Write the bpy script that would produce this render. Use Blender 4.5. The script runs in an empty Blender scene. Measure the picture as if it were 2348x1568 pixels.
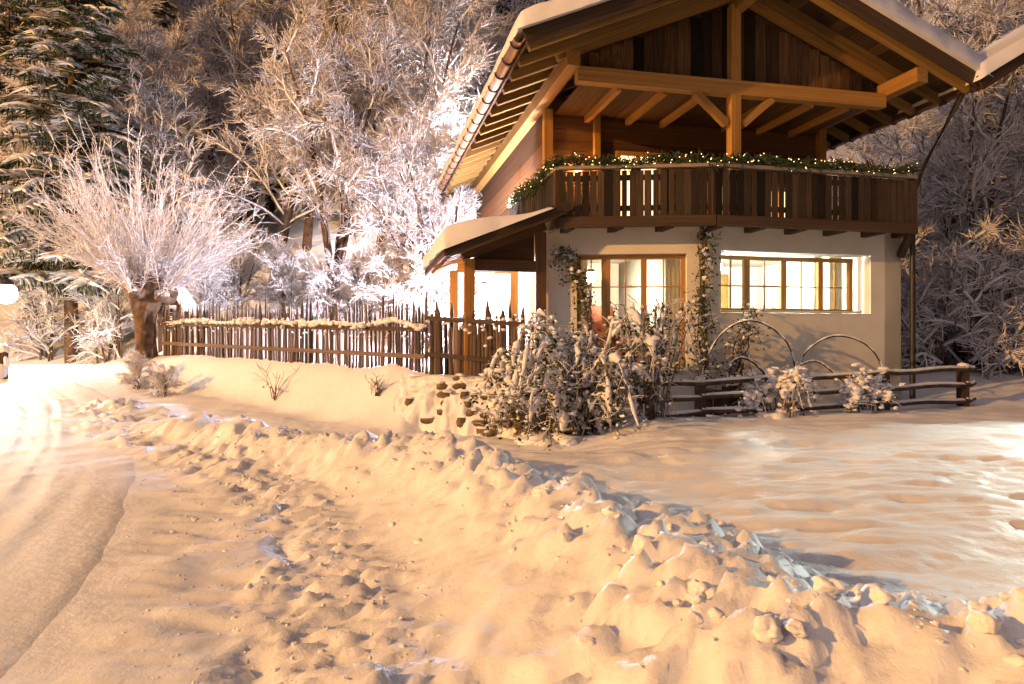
import bpy, bmesh, math, random
import numpy as np
from mathutils import Vector, Matrix, Euler

R = math.radians
rng = np.random.default_rng(7)
random.seed(7)
sc = bpy.context.scene
COL = sc.collection

# ------------------------------------------------------------------ camera
EYE = 1.5
FPX, CX, CY = 1565.0, 1173.5, 784.0          # photograph viewed 2347 px wide, level camera
cam_d = bpy.data.cameras.new('camera'); cam_d.lens = 24.0; cam_d.sensor_width = 36.0
cam_d.clip_start = 0.05; cam_d.clip_end = 2000
cam = bpy.data.objects.new('camera', cam_d); COL.objects.link(cam)
cam.location = (0, 0, EYE); cam.rotation_euler = (R(90), 0, 0)
sc.camera = cam

# ------------------------------------------------------------------ world, added fill light, exposure
w = bpy.data.worlds.new('World'); sc.world = w; w.use_nodes = True
nt = w.node_tree; nt.nodes.clear()
sky = nt.nodes.new('ShaderNodeTexSky'); sky.sky_type = 'NISHITA'; sky.sun_disc = False
sky.sun_elevation = R(-2.5); sky.sun_rotation = R(200)
tint = nt.nodes.new('ShaderNodeMix'); tint.data_type = 'RGBA'; tint.blend_type = 'MULTIPLY'
tint.inputs[0].default_value = 1.0; tint.inputs[7].default_value = (1.0, 0.72, 0.86, 1)
bg = nt.nodes.new('ShaderNodeBackground'); bg.inputs[1].default_value = 0.15
wo = nt.nodes.new('ShaderNodeOutputWorld')
nt.links.new(sky.outputs[0], tint.inputs[6]); nt.links.new(tint.outputs[2], bg.inputs[0])
nt.links.new(bg.outputs[0], wo.inputs[0])
fill_sun_d = bpy.data.lights.new('sky_fill', 'SUN'); fill_sun_d.energy = 0.85; fill_sun_d.angle = R(80); fill_sun_d.color = (1.0, 0.80, 0.80)  # broad pinkish sun added as soft fill, standing in for sky glow
fill_sun = bpy.data.objects.new('sky_fill', fill_sun_d); COL.objects.link(fill_sun)
fill_sun.rotation_euler = (R(48), 0, R(-25))
vs = sc.view_settings
vs.view_transform = 'Standard'; vs.look = 'None'; vs.exposure = -0.05; vs.gamma = 1.0; vs.use_curve_mapping = False
sc.cycles.use_denoising = True
try: sc.cycles.denoiser = 'OPENIMAGEDENOISE'
except Exception: pass
sc.cycles.max_bounces = 6; sc.cycles.diffuse_bounces = 3; sc.cycles.glossy_bounces = 2
sc.cycles.transparent_max_bounces = 12; sc.cycles.caustics_reflective = False; sc.cycles.caustics_refractive = False
sc.cycles.sample_clamp_indirect = 4.0

# ------------------------------------------------------------------ helpers
def px(x, y, D):
    """photo pixel (2347 wide) at ground distance D -> world point"""
    return Vector(((x-CX)/FPX*D, D, EYE-(y-CY)/FPX*D))

def tag(o, label=None, cat=None, group=None, kind=None):
    if label: o['label'] = label
    if cat: o['category'] = cat
    if group: o['group'] = group
    if kind: o['kind'] = kind
    return o

def empty(name, loc=(0, 0, 0), rz=0.0):
    o = bpy.data.objects.new(name, None); COL.objects.link(o)
    o.location = loc; o.rotation_euler = (0, 0, rz); o.empty_display_size = 0.2
    return o

def link(name, me, parent=None, loc=None, rot=None, scale=None):
    o = bpy.data.objects.new(name, me); COL.objects.link(o)
    if parent is not None: o.parent = parent
    if loc is not None: o.location = loc
    if rot is not None: o.rotation_euler = rot
    if scale is not None: o.scale = scale
    return o

def np_mesh(name, V, Q=None, T=None, mat=None, smooth=False):
    V = np.asarray(V, dtype=np.float32).reshape(-1, 3)
    nq = 0 if Q is None else len(Q); ntri = 0 if T is None else len(T)
    me = bpy.data.meshes.new(name)
    me.vertices.add(len(V)); me.vertices.foreach_set('co', V.ravel())
    loops = []; starts = []
    if nq: loops.append(np.asarray(Q, dtype=np.int32).ravel()); starts.append(np.arange(nq, dtype=np.int32)*4)
    if ntri: loops.append(np.asarray(T, dtype=np.int32).ravel()); starts.append(nq*4+np.arange(ntri, dtype=np.int32)*3)
    L = np.concatenate(loops); S = np.concatenate(starts)
    me.loops.add(len(L)); me.loops.foreach_set('vertex_index', L)
    me.polygons.add(len(S)); me.polygons.foreach_set('loop_start', S)
    me.update(calc_edges=True)
    if smooth: me.polygons.foreach_set('use_smooth', np.ones(len(S), dtype=bool))
    if mat: me.materials.append(mat)
    return me

class MB:
    """collects quads/tris of one mesh"""
    def __init__(s): s.v = []; s.q = []; s.t = []; s.n = 0
    def add(s, V, Q=None, T=None):
        V = np.asarray(V, dtype=np.float64).reshape(-1, 3)
        if Q is not None and len(Q): s.q.append(np.asarray(Q)+s.n)
        if T is not None and len(T): s.t.append(np.asarray(T)+s.n)
        s.v.append(V); s.n += len(V)
    def box(s, c, d, M=None):
        c = np.array(c); h = np.array(d)/2
        V = np.array([[x, y, z] for x in (-1, 1) for y in (-1, 1) for z in (-1, 1)])*h
        if M is not None: V = V @ np.array(M).T
        s.add(V+c, [[0, 1, 3, 2], [4, 6, 7, 5], [0, 4, 5, 1], [2, 3, 7, 6], [0, 2, 6, 4], [1, 5, 7, 3]])
    def mesh(s, name, mat, smooth=False):
        return np_mesh(name, np.concatenate(s.v), np.concatenate(s.q) if s.q else None, np.concatenate(s.t) if s.t else None, mat, smooth)
    def build(s, name, mat, parent=None, smooth=False):
        return link(name, s.mesh(name, mat, smooth), parent)

# -- value noise
def _hash(i, j, seed):
    h = (i.astype(np.int64)*374761393 + j.astype(np.int64)*668265263 + seed*974634773) & 0x7fffffff
    h = (h ^ (h >> 13))*1274126177 & 0x7fffffff
    return ((h ^ (h >> 16)) & 0xffff)/65535.0
def vnoise(x, y, seed=0):
    x = np.asarray(x, float); y = np.asarray(y, float)
    i = np.floor(x); j = np.floor(y); fx = x-i; fy = y-j
    fx = fx*fx*fx*(fx*(fx*6-15)+10); fy = fy*fy*fy*(fy*(fy*6-15)+10)
    a = _hash(i, j, seed); b = _hash(i+1, j, seed); c = _hash(i, j+1, seed); d = _hash(i+1, j+1, seed)
    return (a*(1-fx)+b*fx)*(1-fy)+(c*(1-fx)+d*fx)*fy*1.0
def fbm(x, y, oct=4, seed=0, gain=0.5):
    s = 0; a = 1; t = 0
    for o in range(oct):
        s = s + a*(vnoise(x*2**o+13.7*o, y*2**o-7.1*o, seed+o)-0.5)*2; t += a; a *= gain
    return s/t
def cells(x, y, seed=0):
    """jittered cells: F1, F2, cell random, offset from the cell's centre"""
    i = np.floor(x); j = np.floor(y); f1 = np.full(x.shape, 9.0); f2 = np.full(x.shape, 9.0); rnd = np.zeros(x.shape); ox = np.zeros(x.shape); oy = np.zeros(x.shape)
    for di in (-1, 0, 1):
        for dj in (-1, 0, 1):
            ci, cj = i+di, j+dj; dx = x-(ci+_hash(ci, cj, seed)); dy = y-(cj+_hash(ci, cj, seed+9)); d = np.hypot(dx, dy)
            m = d < f1; f2 = np.where(m, f1, np.minimum(f2, d)); f1 = np.where(m, d, f1)
            rnd = np.where(m, _hash(ci, cj, seed+17), rnd); ox = np.where(m, dx, ox); oy = np.where(m, dy, oy)
    return f1, f2, rnd, ox, oy
def chunks(x, y, seed):
    wx = x+0.35*fbm(x*1.3, y*1.3, 2, seed+3); wy = y+0.35*fbm(x*1.3+5, y*1.3, 2, seed+4)
    f1, f2, rnd, ox, oy = cells(wx, wy, seed); edge = sstep(0.0, 0.32, f2-f1)
    tilt = (rnd*7.3 % 1-0.5)*ox*1.2+(rnd*13.7 % 1-0.5)*oy*1.2
    return (rnd*1.1+tilt+0.35*(1-f1))*edge
def sstep(a, b, x):
    t = np.clip((np.asarray(x, float)-a)/(b-a), 0, 1); return t*t*(3-2*t)

# -- tubes through many polylines, one ring per point
def tubes(mb, paths, sides=4, cap=True):
    groups = {}
    for p, r in paths: groups.setdefault(len(p), []).append((p, r))
    for n, g in groups.items():
        P = np.array([a for a, _ in g], float); Rr = np.array([b for _, b in g], float)
        M = len(g)
        T = np.empty_like(P); T[:, 1:-1] = P[:, 2:]-P[:, :-2]; T[:, 0] = P[:, 1]-P[:, 0]; T[:, -1] = P[:, -1]-P[:, -2]
        T /= np.linalg.norm(T, axis=2, keepdims=True)+1e-9
        ref = np.zeros_like(T); vert = np.abs(T[:, :, 2]) > 0.92
        ref[..., 2] = 1; ref[vert] = (1, 0, 0)
        A = np.cross(T, ref); A /= np.linalg.norm(A, axis=2, keepdims=True)+1e-9
        B = np.cross(A, T)
        ang = np.arange(sides)*2*math.pi/sides + math.pi/2
        V = P[:, :, None, :] + Rr[:, :, None, None]*(np.cos(ang)[None, None, :, None]*A[:, :, None, :]+np.sin(ang)[None, None, :, None]*B[:, :, None, :])
        idx = np.arange(M*n*sides).reshape(M, n, sides)
        a = idx[:, :-1, :]; b = np.roll(idx, -1, axis=2)[:, :-1, :]; c = np.roll(idx, -1, axis=2)[:, 1:, :]; d = idx[:, 1:, :]
        Q = np.stack([a, b, c, d], -1).reshape(-1, 4)
        mb.add(V.reshape(-1, 3), Q)

_ico = {}
def ico(sub):
    if sub not in _ico:
        bm = bmesh.new(); bmesh.ops.create_icosphere(bm, subdivisions=sub, radius=1.0)
        V = np.array([v.co[:] for v in bm.verts]); T = np.array([[v.index for v in f.verts] for f in bm.faces]); bm.free()
        _ico[sub] = (V, T)
    return _ico[sub]
def lump_shape(sub, seed, amp=0.25):
    V, T = ico(sub); r = np.random.default_rng(seed)
    d = np.zeros(len(V))
    for k in range(7):
        a = r.normal(size=3); a /= np.linalg.norm(a)
        d += np.sin(V @ a*r.uniform(1.5, 4.5)+r.uniform(0, 6))*amp/2.2
    return V*(1+d)[:, None], T
def chunk_shape(sub, seed, nplane=13):
    """broken, blunt-edged piece: a ball cut by random planes"""
    V, T = ico(sub); r = np.random.default_rng(seed); rad = np.ones(len(V))
    for k in range(nplane):
        n_ = r.normal(size=3); n_ /= np.linalg.norm(n_); q = V @ n_
        rad = np.minimum(rad, np.where(q > 0.05, r.uniform(0.52, 0.88)/np.maximum(q, 0.05), 9))
    d = sum(np.sin(V @ r.normal(size=3)*r.uniform(2.5, 7)+r.uniform(0, 6)) for _ in range(7))*0.040
    return V*(rad+d)[:, None], T
def lumps(mb, C, S, sub=2, amp=0.25, nvar=6, rr=rng, rot=True, shape=None):
    """many snow lumps: centres C (n,3), semi-axes S (n,3)"""
    C = np.asarray(C, float); S = np.asarray(S, float)
    if S.ndim == 1: S = np.repeat(S[:, None], 3, 1)
    var = rr.integers(0, nvar, len(C))
    for k in range(nvar):
        m = var == k
        if not m.any(): continue
        V, T = (shape or (lambda s_, k_: lump_shape(s_, k_, amp)))(sub, 100+k)
        n = m.sum(); a = rr.uniform(0, 6.283, n) if rot else np.zeros(n)
        W = V[None]*S[m][:, None, :]
        ca, sa = np.cos(a)[:, None], np.sin(a)[:, None]
        X = W[..., 0]*ca-W[..., 1]*sa; Y = W[..., 0]*sa+W[..., 1]*ca
        W = np.stack([X, Y, W[..., 2]], -1)+C[m][:, None, :]
        TT = (T[None]+(np.arange(n)*len(V))[:, None, None]).reshape(-1, 3)
        mb.add(W.reshape(-1, 3), None, TT)

# ------------------------------------------------------------------ materials
def newmat(name):
    m = bpy.data.materials.new(name); m.use_nodes = True
    n = m.node_tree.nodes; b = n['Principled BSDF']; return m, m.node_tree, b
def N(t, typ, **kw):
    n = t.nodes.new(typ)
    for k, v in kw.items():
        if isinstance(k, str) and hasattr(n, k): setattr(n, k, v)
    return n
def noise_node(t, scale, detail=4, vec=None, rough=0.5):
    n = t.nodes.new('ShaderNodeTexNoise'); n.inputs['Scale'].default_value = scale; n.inputs['Detail'].default_value = detail
    n.inputs['Roughness'].default_value = rough
    if vec is not None: t.links.new(vec, n.inputs['Vector'])
    return n
def ramp(t, fac, stops):
    r = t.nodes.new('ShaderNodeValToRGB'); e = r.color_ramp.elements
    while len(e) < len(stops): e.new(0.5)
    for el, (p, c) in zip(e, stops): el.position = p; el.color = (*c, 1)
    t.links.new(fac, r.inputs[0]); return r
def bump(t, b, h, strength, dist):
    n = t.nodes.new('ShaderNodeBump'); n.inputs['Strength'].default_value = strength; n.inputs['Distance'].default_value = dist
    t.links.new(h, n.inputs['Height']); t.links.new(n.outputs[0], b.inputs['Normal']); return n

def mat_snow(name, col=(0.80, 0.80, 0.83), scale=14.0, dist=0.03, strength=0.5, rough=0.55, grain=90.0):
    m, t, b = newmat(name)
    geo = N(t, 'ShaderNodeNewGeometry'); P = geo.outputs['Position']
    n1 = noise_node(t, scale, 6, P, 0.6); n2 = noise_node(t, grain, 3, P)
    c = ramp(t, noise_node(t, 2.3, 5, P).outputs[0], [(0.3, tuple(x*0.93 for x in col)), (0.7, col)])
    t.links.new(c.outputs[0], b.inputs['Base Color'])
    add = N(t, 'ShaderNodeMath', operation='MULTIPLY_ADD'); t.links.new(n2.outputs[0], add.inputs[0]); add.inputs[1].default_value = 0.10
    t.links.new(n1.outputs[0], add.inputs[2])
    bump(t, b, add.outputs[0], strength, dist)
    b.inputs['Roughness'].default_value = rough; b.inputs['Specular IOR Level'].default_value = 0.3
    return m

def mat_wood(name, dark, light, gx=1.6, gy=9.0, rough=0.75, var=0.5, dist=0.01):
    """grain runs along the object's X"""
    m, t, b = newmat(name)
    tc = N(t, 'ShaderNodeTexCoord'); mp = N(t, 'ShaderNodeMapping'); mp.inputs['Scale'].default_value = (gx, gy, gy)
    oi = N(t, 'ShaderNodeObjectInfo')
    off = N(t, 'ShaderNodeVectorMath', operation='SCALE'); cmb = N(t, 'ShaderNodeCombineXYZ')
    for k in range(3): t.links.new(oi.outputs['Random'], cmb.inputs[k])
    t.links.new(cmb.outputs[0], off.inputs[0]); off.inputs['Scale'].default_value = 37.0
    ad = N(t, 'ShaderNodeVectorMath', operation='ADD'); t.links.new(tc.outputs['Object'], mp.inputs[0])
    t.links.new(mp.outputs[0], ad.inputs[0]); t.links.new(off.outputs[0], ad.inputs[1])
    n1 = noise_node(t, 1.0, 6, ad.outputs[0], 0.65)
    c = ramp(t, n1.outputs[0], [(0.3, dark), (0.72, light)])
    mr = N(t, 'ShaderNodeMapRange'); t.links.new(oi.outputs['Random'], mr.inputs[0]); mr.inputs[3].default_value = 1-var*0.6; mr.inputs[4].default_value = 1+var*0.5
    hs = N(t, 'ShaderNodeHueSaturation'); t.links.new(c.outputs[0], hs.inputs['Color']); t.links.new(mr.outputs[0], hs.inputs['Value'])
    t.links.new(hs.outputs[0], b.inputs['Base Color']); b.inputs['Roughness'].default_value = rough
    b.inputs['Specular IOR Level'].default_value = 0.25
    bump(t, b, n1.outputs[0], 0.6, dist)
    return m

def mat_plain(name, c0, c1, scale=8.0, rough=0.8, dist=0.004, metallic=0.0):
    m, t, b = newmat(name)
    geo = N(t, 'ShaderNodeNewGeometry')
    n1 = noise_node(t, scale, 6, geo.outputs['Position'], 0.6)
    c = ramp(t, n1.outputs[0], [(0.3, c0), (0.7, c1)]); t.links.new(c.outputs[0], b.inputs['Base Color'])
    b.inputs['Roughness'].default_value = rough; b.inputs['Metallic'].default_value = metallic
    bump(t, b, n1.outputs[0], 0.5, dist); return m

def mat_emit(name, col, strength):
    m = bpy.data.materials.new(name); m.use_nodes = True; t = m.node_tree; t.nodes.clear()
    e = t.nodes.new('ShaderNodeEmission'); e.inputs[0].default_value = (*col, 1); e.inputs[1].default_value = strength
    o = t.nodes.new('ShaderNodeOutputMaterial'); t.links.new(e.outputs[0], o.inputs[0]); return m

def mat_snowed(name, under0, under1, lo=-0.1, hi=0.35, snow=(0.84, 0.82, 0.85), patch=0.35, pscale=6.0):
    """bark, needles or timber that carries snow on whatever faces up"""
    m, t, b = newmat(name)
    geo = N(t, 'ShaderNodeNewGeometry'); sp = N(t, 'ShaderNodeSeparateXYZ'); t.links.new(geo.outputs['True Normal'], sp.inputs[0])
    n1 = noise_node(t, pscale, 3, geo.outputs['Position'])
    ma = N(t, 'ShaderNodeMath', operation='MULTIPLY_ADD'); t.links.new(n1.outputs[0], ma.inputs[0]); ma.inputs[1].default_value = patch*2; t.links.new(sp.outputs[2], ma.inputs[2])
    mr = N(t, 'ShaderNodeMapRange'); t.links.new(ma.outputs[0], mr.inputs[0]); mr.inputs[1].default_value = lo+patch; mr.inputs[2].default_value = hi+patch
    n2 = noise_node(t, 5.0, 4, geo.outputs['Position'])
    un = ramp(t, n2.outputs[0], [(0.3, under0), (0.7, under1)])
    mx = N(t, 'ShaderNodeMix', data_type='RGBA'); t.links.new(mr.outputs[0], mx.inputs[0]); t.links.new(un.outputs[0], mx.inputs[6]); mx.inputs[7].default_value = (*snow, 1)
    t.links.new(mx.outputs[2], b.inputs['Base Color']); b.inputs['Roughness'].default_value = 0.8; b.inputs['Specular IOR Level'].default_value = 0.1
    return m

def mat_glass(name, refl=0.08):
    m = bpy.data.materials.new(name); m.use_nodes = True; t = m.node_tree; t.nodes.clear()
    tr = t.nodes.new('ShaderNodeBsdfTransparent'); tr.inputs[0].default_value = (0.96, 0.97, 0.96, 1)
    gl = t.nodes.new('ShaderNodeBsdfGlossy'); gl.inputs['Roughness'].default_value = 0.04
    mx = t.nodes.new('ShaderNodeMixShader'); mx.inputs[0].default_value = refl
    o = t.nodes.new('ShaderNodeOutputMaterial')
    t.links.new(tr.outputs[0], mx.inputs[1]); t.links.new(gl.outputs[0], mx.inputs[2]); t.links.new(mx.outputs[0], o.inputs[0]); return m

M = {}
M['snow'] = mat_snow('snow', scale=7.0, dist=0.035, strength=0.45)
M['snow_fine'] = mat_snow('snow_fine', scale=18.0, dist=0.02, strength=0.5)
M['snow_road'] = mat_snow('snow_packed', col=(0.77, 0.75, 0.76), scale=11.0, dist=0.025, strength=0.5, grain=100)
M['plaster'] = mat_plain('plaster', (0.56, 0.54, 0.47), (0.67, 0.64, 0.56), 1.6, 0.9, 0.012)
M['room'] = mat_plain('room_paint', (0.78, 0.74, 0.66), (0.82, 0.79, 0.72), 1.5, 0.9, 0.001)
M['dark_wood'] = mat_wood('weathered_wood', (0.022, 0.013, 0.008), (0.085, 0.052, 0.030))
M['balcony_wood'] = mat_wood('balcony_wood', (0.012, 0.008, 0.005), (0.068, 0.045, 0.027), var=1.4)
M['beam_wood'] = mat_wood('beam_wood', (0.20, 0.096, 0.023), (0.42, 0.23, 0.065), var=0.5)
M['board_wood'] = mat_wood('board_wood', (0.05, 0.024, 0.010), (0.14, 0.070, 0.028), var=0.8)
M['gable_wood'] = mat_wood('gable_wood', (0.018, 0.009, 0.004), (0.15, 0.080, 0.032), var=1.6)
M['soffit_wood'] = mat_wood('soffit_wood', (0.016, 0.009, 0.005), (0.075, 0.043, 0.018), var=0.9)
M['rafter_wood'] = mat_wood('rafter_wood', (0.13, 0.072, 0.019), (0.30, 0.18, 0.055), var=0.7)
M['rail_wood'] = mat_wood('rail_wood', (0.20, 0.16, 0.12), (0.36, 0.31, 0.25), var=0.3)
M['stone_snowy'] = mat_snowed('snowy_stone', (0.07, 0.052, 0.034), (0.24, 0.18, 0.115), 0.45, 0.9, patch=0.35, pscale=9.0)
M['frame_wood'] = mat_wood('window_wood', (0.30, 0.155, 0.055), (0.46, 0.26, 0.10), var=0.15)
M['picket'] = mat_wood('picket_wood', (0.040, 0.026, 0.019), (0.17, 0.118, 0.088), var=1.1)
M['fence_wood'] = mat_snowed('fence_timber', (0.045, 0.035, 0.025), (0.13, 0.10, 0.07), 0.75, 0.95, patch=0.1)
M['gutter'] = mat_plain('copper_gutter', (0.30, 0.16, 0.09), (0.42, 0.24, 0.15), 10.0, 0.5, 0.002, 0.35)
M['metal_dark'] = mat_plain('dark_metal', (0.03, 0.03, 0.03), (0.06, 0.055, 0.05), 20.0, 0.5, 0.001, 0.6)
M['stone'] = mat_plain('field_stone', (0.13, 0.10, 0.07), (0.30, 0.25, 0.18), 9.0, 0.9, 0.02)
M['glass'] = mat_glass('window_glass')
M['twig'] = mat_snowed('frosted_twig', (0.10, 0.070, 0.055), (0.20, 0.145, 0.115), -1.15, -0.25, patch=0.25)
M['limb'] = mat_snowed('snowy_bark', (0.055, 0.038, 0.028), (0.15, 0.105, 0.08), -0.05, 0.40, patch=0.35)
M['bark'] = mat_snowed('bark', (0.05, 0.034, 0.025), (0.19, 0.125, 0.085), 0.25, 0.65, patch=0.3)
M['needle'] = mat_snowed('snowy_needles', (0.022, 0.034, 0.014), (0.060, 0.075, 0.030), 0.20, 0.65, patch=0.45, pscale=2.5)
M['leaf'] = mat_snowed('snowy_leaf', (0.030, 0.042, 0.014), (0.075, 0.085, 0.030), 0.55, 0.95, patch=0.35, pscale=5.0)
M['garland'] = mat_plain('fir_garland', (0.025, 0.045, 0.014), (0.06, 0.085, 0.03), 12.0, 0.8, 0.001)
M['warm_bulb'] = mat_emit('warm_bulb', (1.0, 0.60, 0.24), 5.0)
M['lit_pane'] = mat_emit('lit_pane', (1.0, 0.68, 0.32), 3.0)
M['lamp_glow'] = mat_emit('lamp_glow', (1.0, 0.93, 0.86), 60.0)
M['porch_glow'] = mat_emit('porch_glow', (0.98, 0.92, 1.0), 60.0)
M['curtain'] = mat_plain('curtain', (0.72, 0.66, 0.55), (0.80, 0.74, 0.62), 30.0, 0.9, 0.004)
_t = M['curtain'].node_tree; _tr = _t.nodes.new('ShaderNodeBsdfTranslucent'); _tr.inputs[0].default_value = (0.85, 0.78, 0.66, 1); _mx = _t.nodes.new('ShaderNodeMixShader'); _mx.inputs[0].default_value = 0.6
_t.links.new(_t.nodes['Principled BSDF'].outputs[0], _mx.inputs[1]); _t.links.new(_tr.outputs[0], _mx.inputs[2]); _t.links.new(_mx.outputs[0], _t.nodes['Material Output'].inputs[0])
M['red_fabric'] = mat_plain('red_fabric', (0.42, 0.10, 0.06), (0.55, 0.15, 0.08), 20.0, 0.9, 0.002)
# ------------------------------------------------------------------ terrain
FENCE = np.array([(2.2, 10.85), (0.9, 10.85), (0.2, 11.0), (-1.5, 12.05), (-4.5, 14.3), (-9.0, 17.4), (-9.9, 19.5), (-10.2, 26.0)])
BANK = np.array([(14, -0.3), (8, 0.4), (4, 1.25), (1.9, 1.72), (0.74, 2.15), (0.40, 3.0), (0.0, 4.3), (-0.75, 5.9), (-1.95, 7.6), (-4.1, 9.7), (-5.9, 11.3), (-7.6, 13.0)])
ROAD = np.array([(-1.2, -30), (-2.2, -8), (-3.2, 0), (-4.0, 3.0), (-5.3, 6.0), (-7.3, 9.5), (-10.0, 13.5), (-14.0, 17.5), (-20.0, 21.0), (-32, 25)])

def sdist(x, y, poly):
    """signed distance to a polyline (positive on its right-hand side) and arc position"""
    best = np.full(x.shape, 1e9); sg = np.zeros(x.shape); arc = np.zeros(x.shape); s0 = 0.0
    for a, b in zip(poly[:-1], poly[1:]):
        d = b-a; L = np.hypot(*d); d = d/L
        t = np.clip((x-a[0])*d[0]+(y-a[1])*d[1], 0, L)
        dx = x-(a[0]+d[0]*t); dy = y-(a[1]+d[1]*t); r = np.hypot(dx, dy)
        m = r < best
        best = np.where(m, r, best); sg = np.where(m, np.sign(dy*d[0]-dx*d[1]), sg); arc = np.where(m, s0+t, arc)
        s0 += L
    return -best*np.where(sg == 0, 1, sg), arc

def base_height(x, y):
    """large shapes: road level, rising lane, terrace, hillside"""
    x = np.asarray(x, float); y = np.asarray(y, float)
    left = sstep(-0.5, -4.0, x)
    bd, barc = sdist(x, y, BANK)
    deep = 0.30*sstep(-0.25, 0.45, bd)*(1-sstep(6.5, 9.5, y)*sstep(2.2, 0.4, x))*sstep(-3.0, -0.5, x+0.2*(8-y))*sstep(40, 20, np.abs(x)+np.abs(y))   # unploughed snow beyond the bank
    zl = 0.02 + left*0.78*sstep(9.5, 21.0, y) + np.maximum(deep, 0.30*sstep(1.4, 3.4, x)*sstep(7.5, 11.0, y)) + 0.5*sstep(3, 8, x)*sstep(12.0, 16.5, y)
    d, _ = sdist(x, y, FENCE)                     # line runs right to left: right-hand side is uphill
    wdt = 0.25+0.80*sstep(-1.2, -1.9, x)
    s = sstep(-wdt, 0.10, d)*(1-sstep(0.75, 1.5, x))
    drift = 0.18*np.exp(-((x+2.1)/0.75)**2-((y-12.45)/0.5)**2)
    z = zl*(1-s)+(0.90+0.02*np.clip(y-12, 0, 8)+0.20*sstep(-1.7, -4.0, x)*sstep(20, 17, y))*s + drift
    y0 = 17.6 + 5.0*sstep(-8.5, -15, x) - 1.0*sstep(5, 10, x)
    t = np.clip(y-y0, 0, 200)
    hill = 0.30*t + 0.30*np.clip(t-6, 0, None) - 0.55*np.clip(t-48, 0, None)
    z = z + hill*sstep(0, 2.5, t)
    return z

def bank_profile(x, y):
    d, arc = sdist(x, y, BANK)                    # runs right to left: right-hand side = house side
    k = sstep(10, 22, arc)                         # 0 near, 1 far
    wl = 2.25-0.9*k; wr = 1.5-0.7*k
    hgt = (0.24+0.12*k)*sstep(26.5, 22.5, arc)*sstep(0, 3, arc)
    u = np.where(d < 0, -d/wl, d/wr)
    p = np.clip(1-u, 0, 1)
    prof = np.where(d < 0, 0.62*sstep(0.66-0.1*k, 0.98, p)+0.38*p, 0.5*sstep(0, 1, p)+0.5*p)
    return hgt*prof, d, arc, p

def road_dist(x, y):
    d, _ = sdist(x, y, ROAD); return np.abs(d), d

def ground_height(x, y, detail=True):
    x = np.asarray(x, float); y = np.asarray(y, float)
    z = base_height(x, y)
    b, d, arc, p = bank_profile(x, y)
    z = z + b
    if not detail: return z
    rd, _ = road_dist(x, y); onroad = sstep(2.3, 1.7, rd)
    inb = sstep(0.02, 0.3, p)
    # crumbly plough bank
    warp = fbm(x*1.3, y*1.3, 3, 5)
    big = fbm(x*1.7+warp, y*1.7, 3, 11)*0.10
    c = np.abs(fbm(x*4.2, y*4.2+warp, 4, 21, 0.6))
    soft_ = sstep(-0.25, 0.25, fbm(x*0.9, y*0.9, 2, 29))
    crumb = (0.5-c)*0.10+chunks(x*2.6, y*2.6, 41)*0.065*soft_+chunks(x*6.5, y*6.5, 43)*0.034
    fine = fbm(x*11, y*11, 3, 31, 0.6)*0.022+chunks(x*13, y*13, 45)*0.020
    crest_smooth = np.exp(-((d+0.45)/0.36)**2)*sstep(2.2, 3.0, y)*sstep(8.0, 5.5, y)   # smooth ploughed face below the crest
    low = np.exp(-((d+1.7)/0.8)**2)*sstep(7.5, 5.0, y)
    band = sstep(-0.1, 0.25, d)
    crumb = crumb*(1+0.3*band)
    z = z + inb*(big*0.65 + (crumb*(1-0.45*low)+fine*(1+0.55*low)-0.05)*(1-0.85*crest_smooth))
    # wind-rippled field, soft drifts elsewhere
    soft = 1-inb
    z = z + soft*(1-onroad)*(0.045*fbm(x*0.9, y*2.2, 4, 41)+0.045*fbm(x*2.0+0.6*y, y*6.0, 4, 47)) + 0.05*fbm(x*0.35, y*0.35, 3, 51)*(1-onroad)
    z = z + 0.35*fbm(x*0.12, y*0.12, 3, 57)*sstep(18, 24, y)
    # trodden field on the right
    fm = sstep(1.0, 2.0, x-0.25*(6-y))*sstep(9.5, 8.0, y)*sstep(2.6, 3.6, y)*soft
    hol = np.clip(fbm(x*2.1, y*3.8, 3, 61)-0.18, 0, 1)
    z = z - fm*sstep(0, 0.5, hol)*0.035
    # road is laid as its own sheet on top
    z = z-0.05*sstep(1.7, 1.4, rd)
    return z

def gz(x, y): return float(ground_height(np.array([x]), np.array([y]))[0])

def axis(lo, hi, c0, c1, step, grow):
    out = list(np.arange(c0, c1, step)); v = c1; s = step
    while v < hi: out.append(v); s = min(s*(1+grow), 4.0) if True else s; v += s
    out.append(hi); neg = []; v = c0; s = step
    while v > lo:
        s = min(s*(1+grow), 4.0); v -= s; neg.append(v)
    return np.array(sorted(neg)+out)
gx = axis(-130, 130, -4.0, 4.0, 0.042, 0.014)
gy = axis(-40, 150, 2.0, 6.0, 0.034, 0.011)
X, Y = np.meshgrid(gx, gy)
Z = ground_height(X, Y)
n0, n1 = X.shape
idx = np.arange(n0*n1).reshape(n0, n1)
Q = np.stack([idx[:-1, :-1], idx[:-1, 1:], idx[1:, 1:], idx[1:, :-1]], -1).reshape(-1, 4)
g = link('snow_ground', np_mesh('snow_ground', np.stack([X, Y, Z], -1), Q, None, M['snow'], True))
tag(g, kind='structure')

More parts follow.
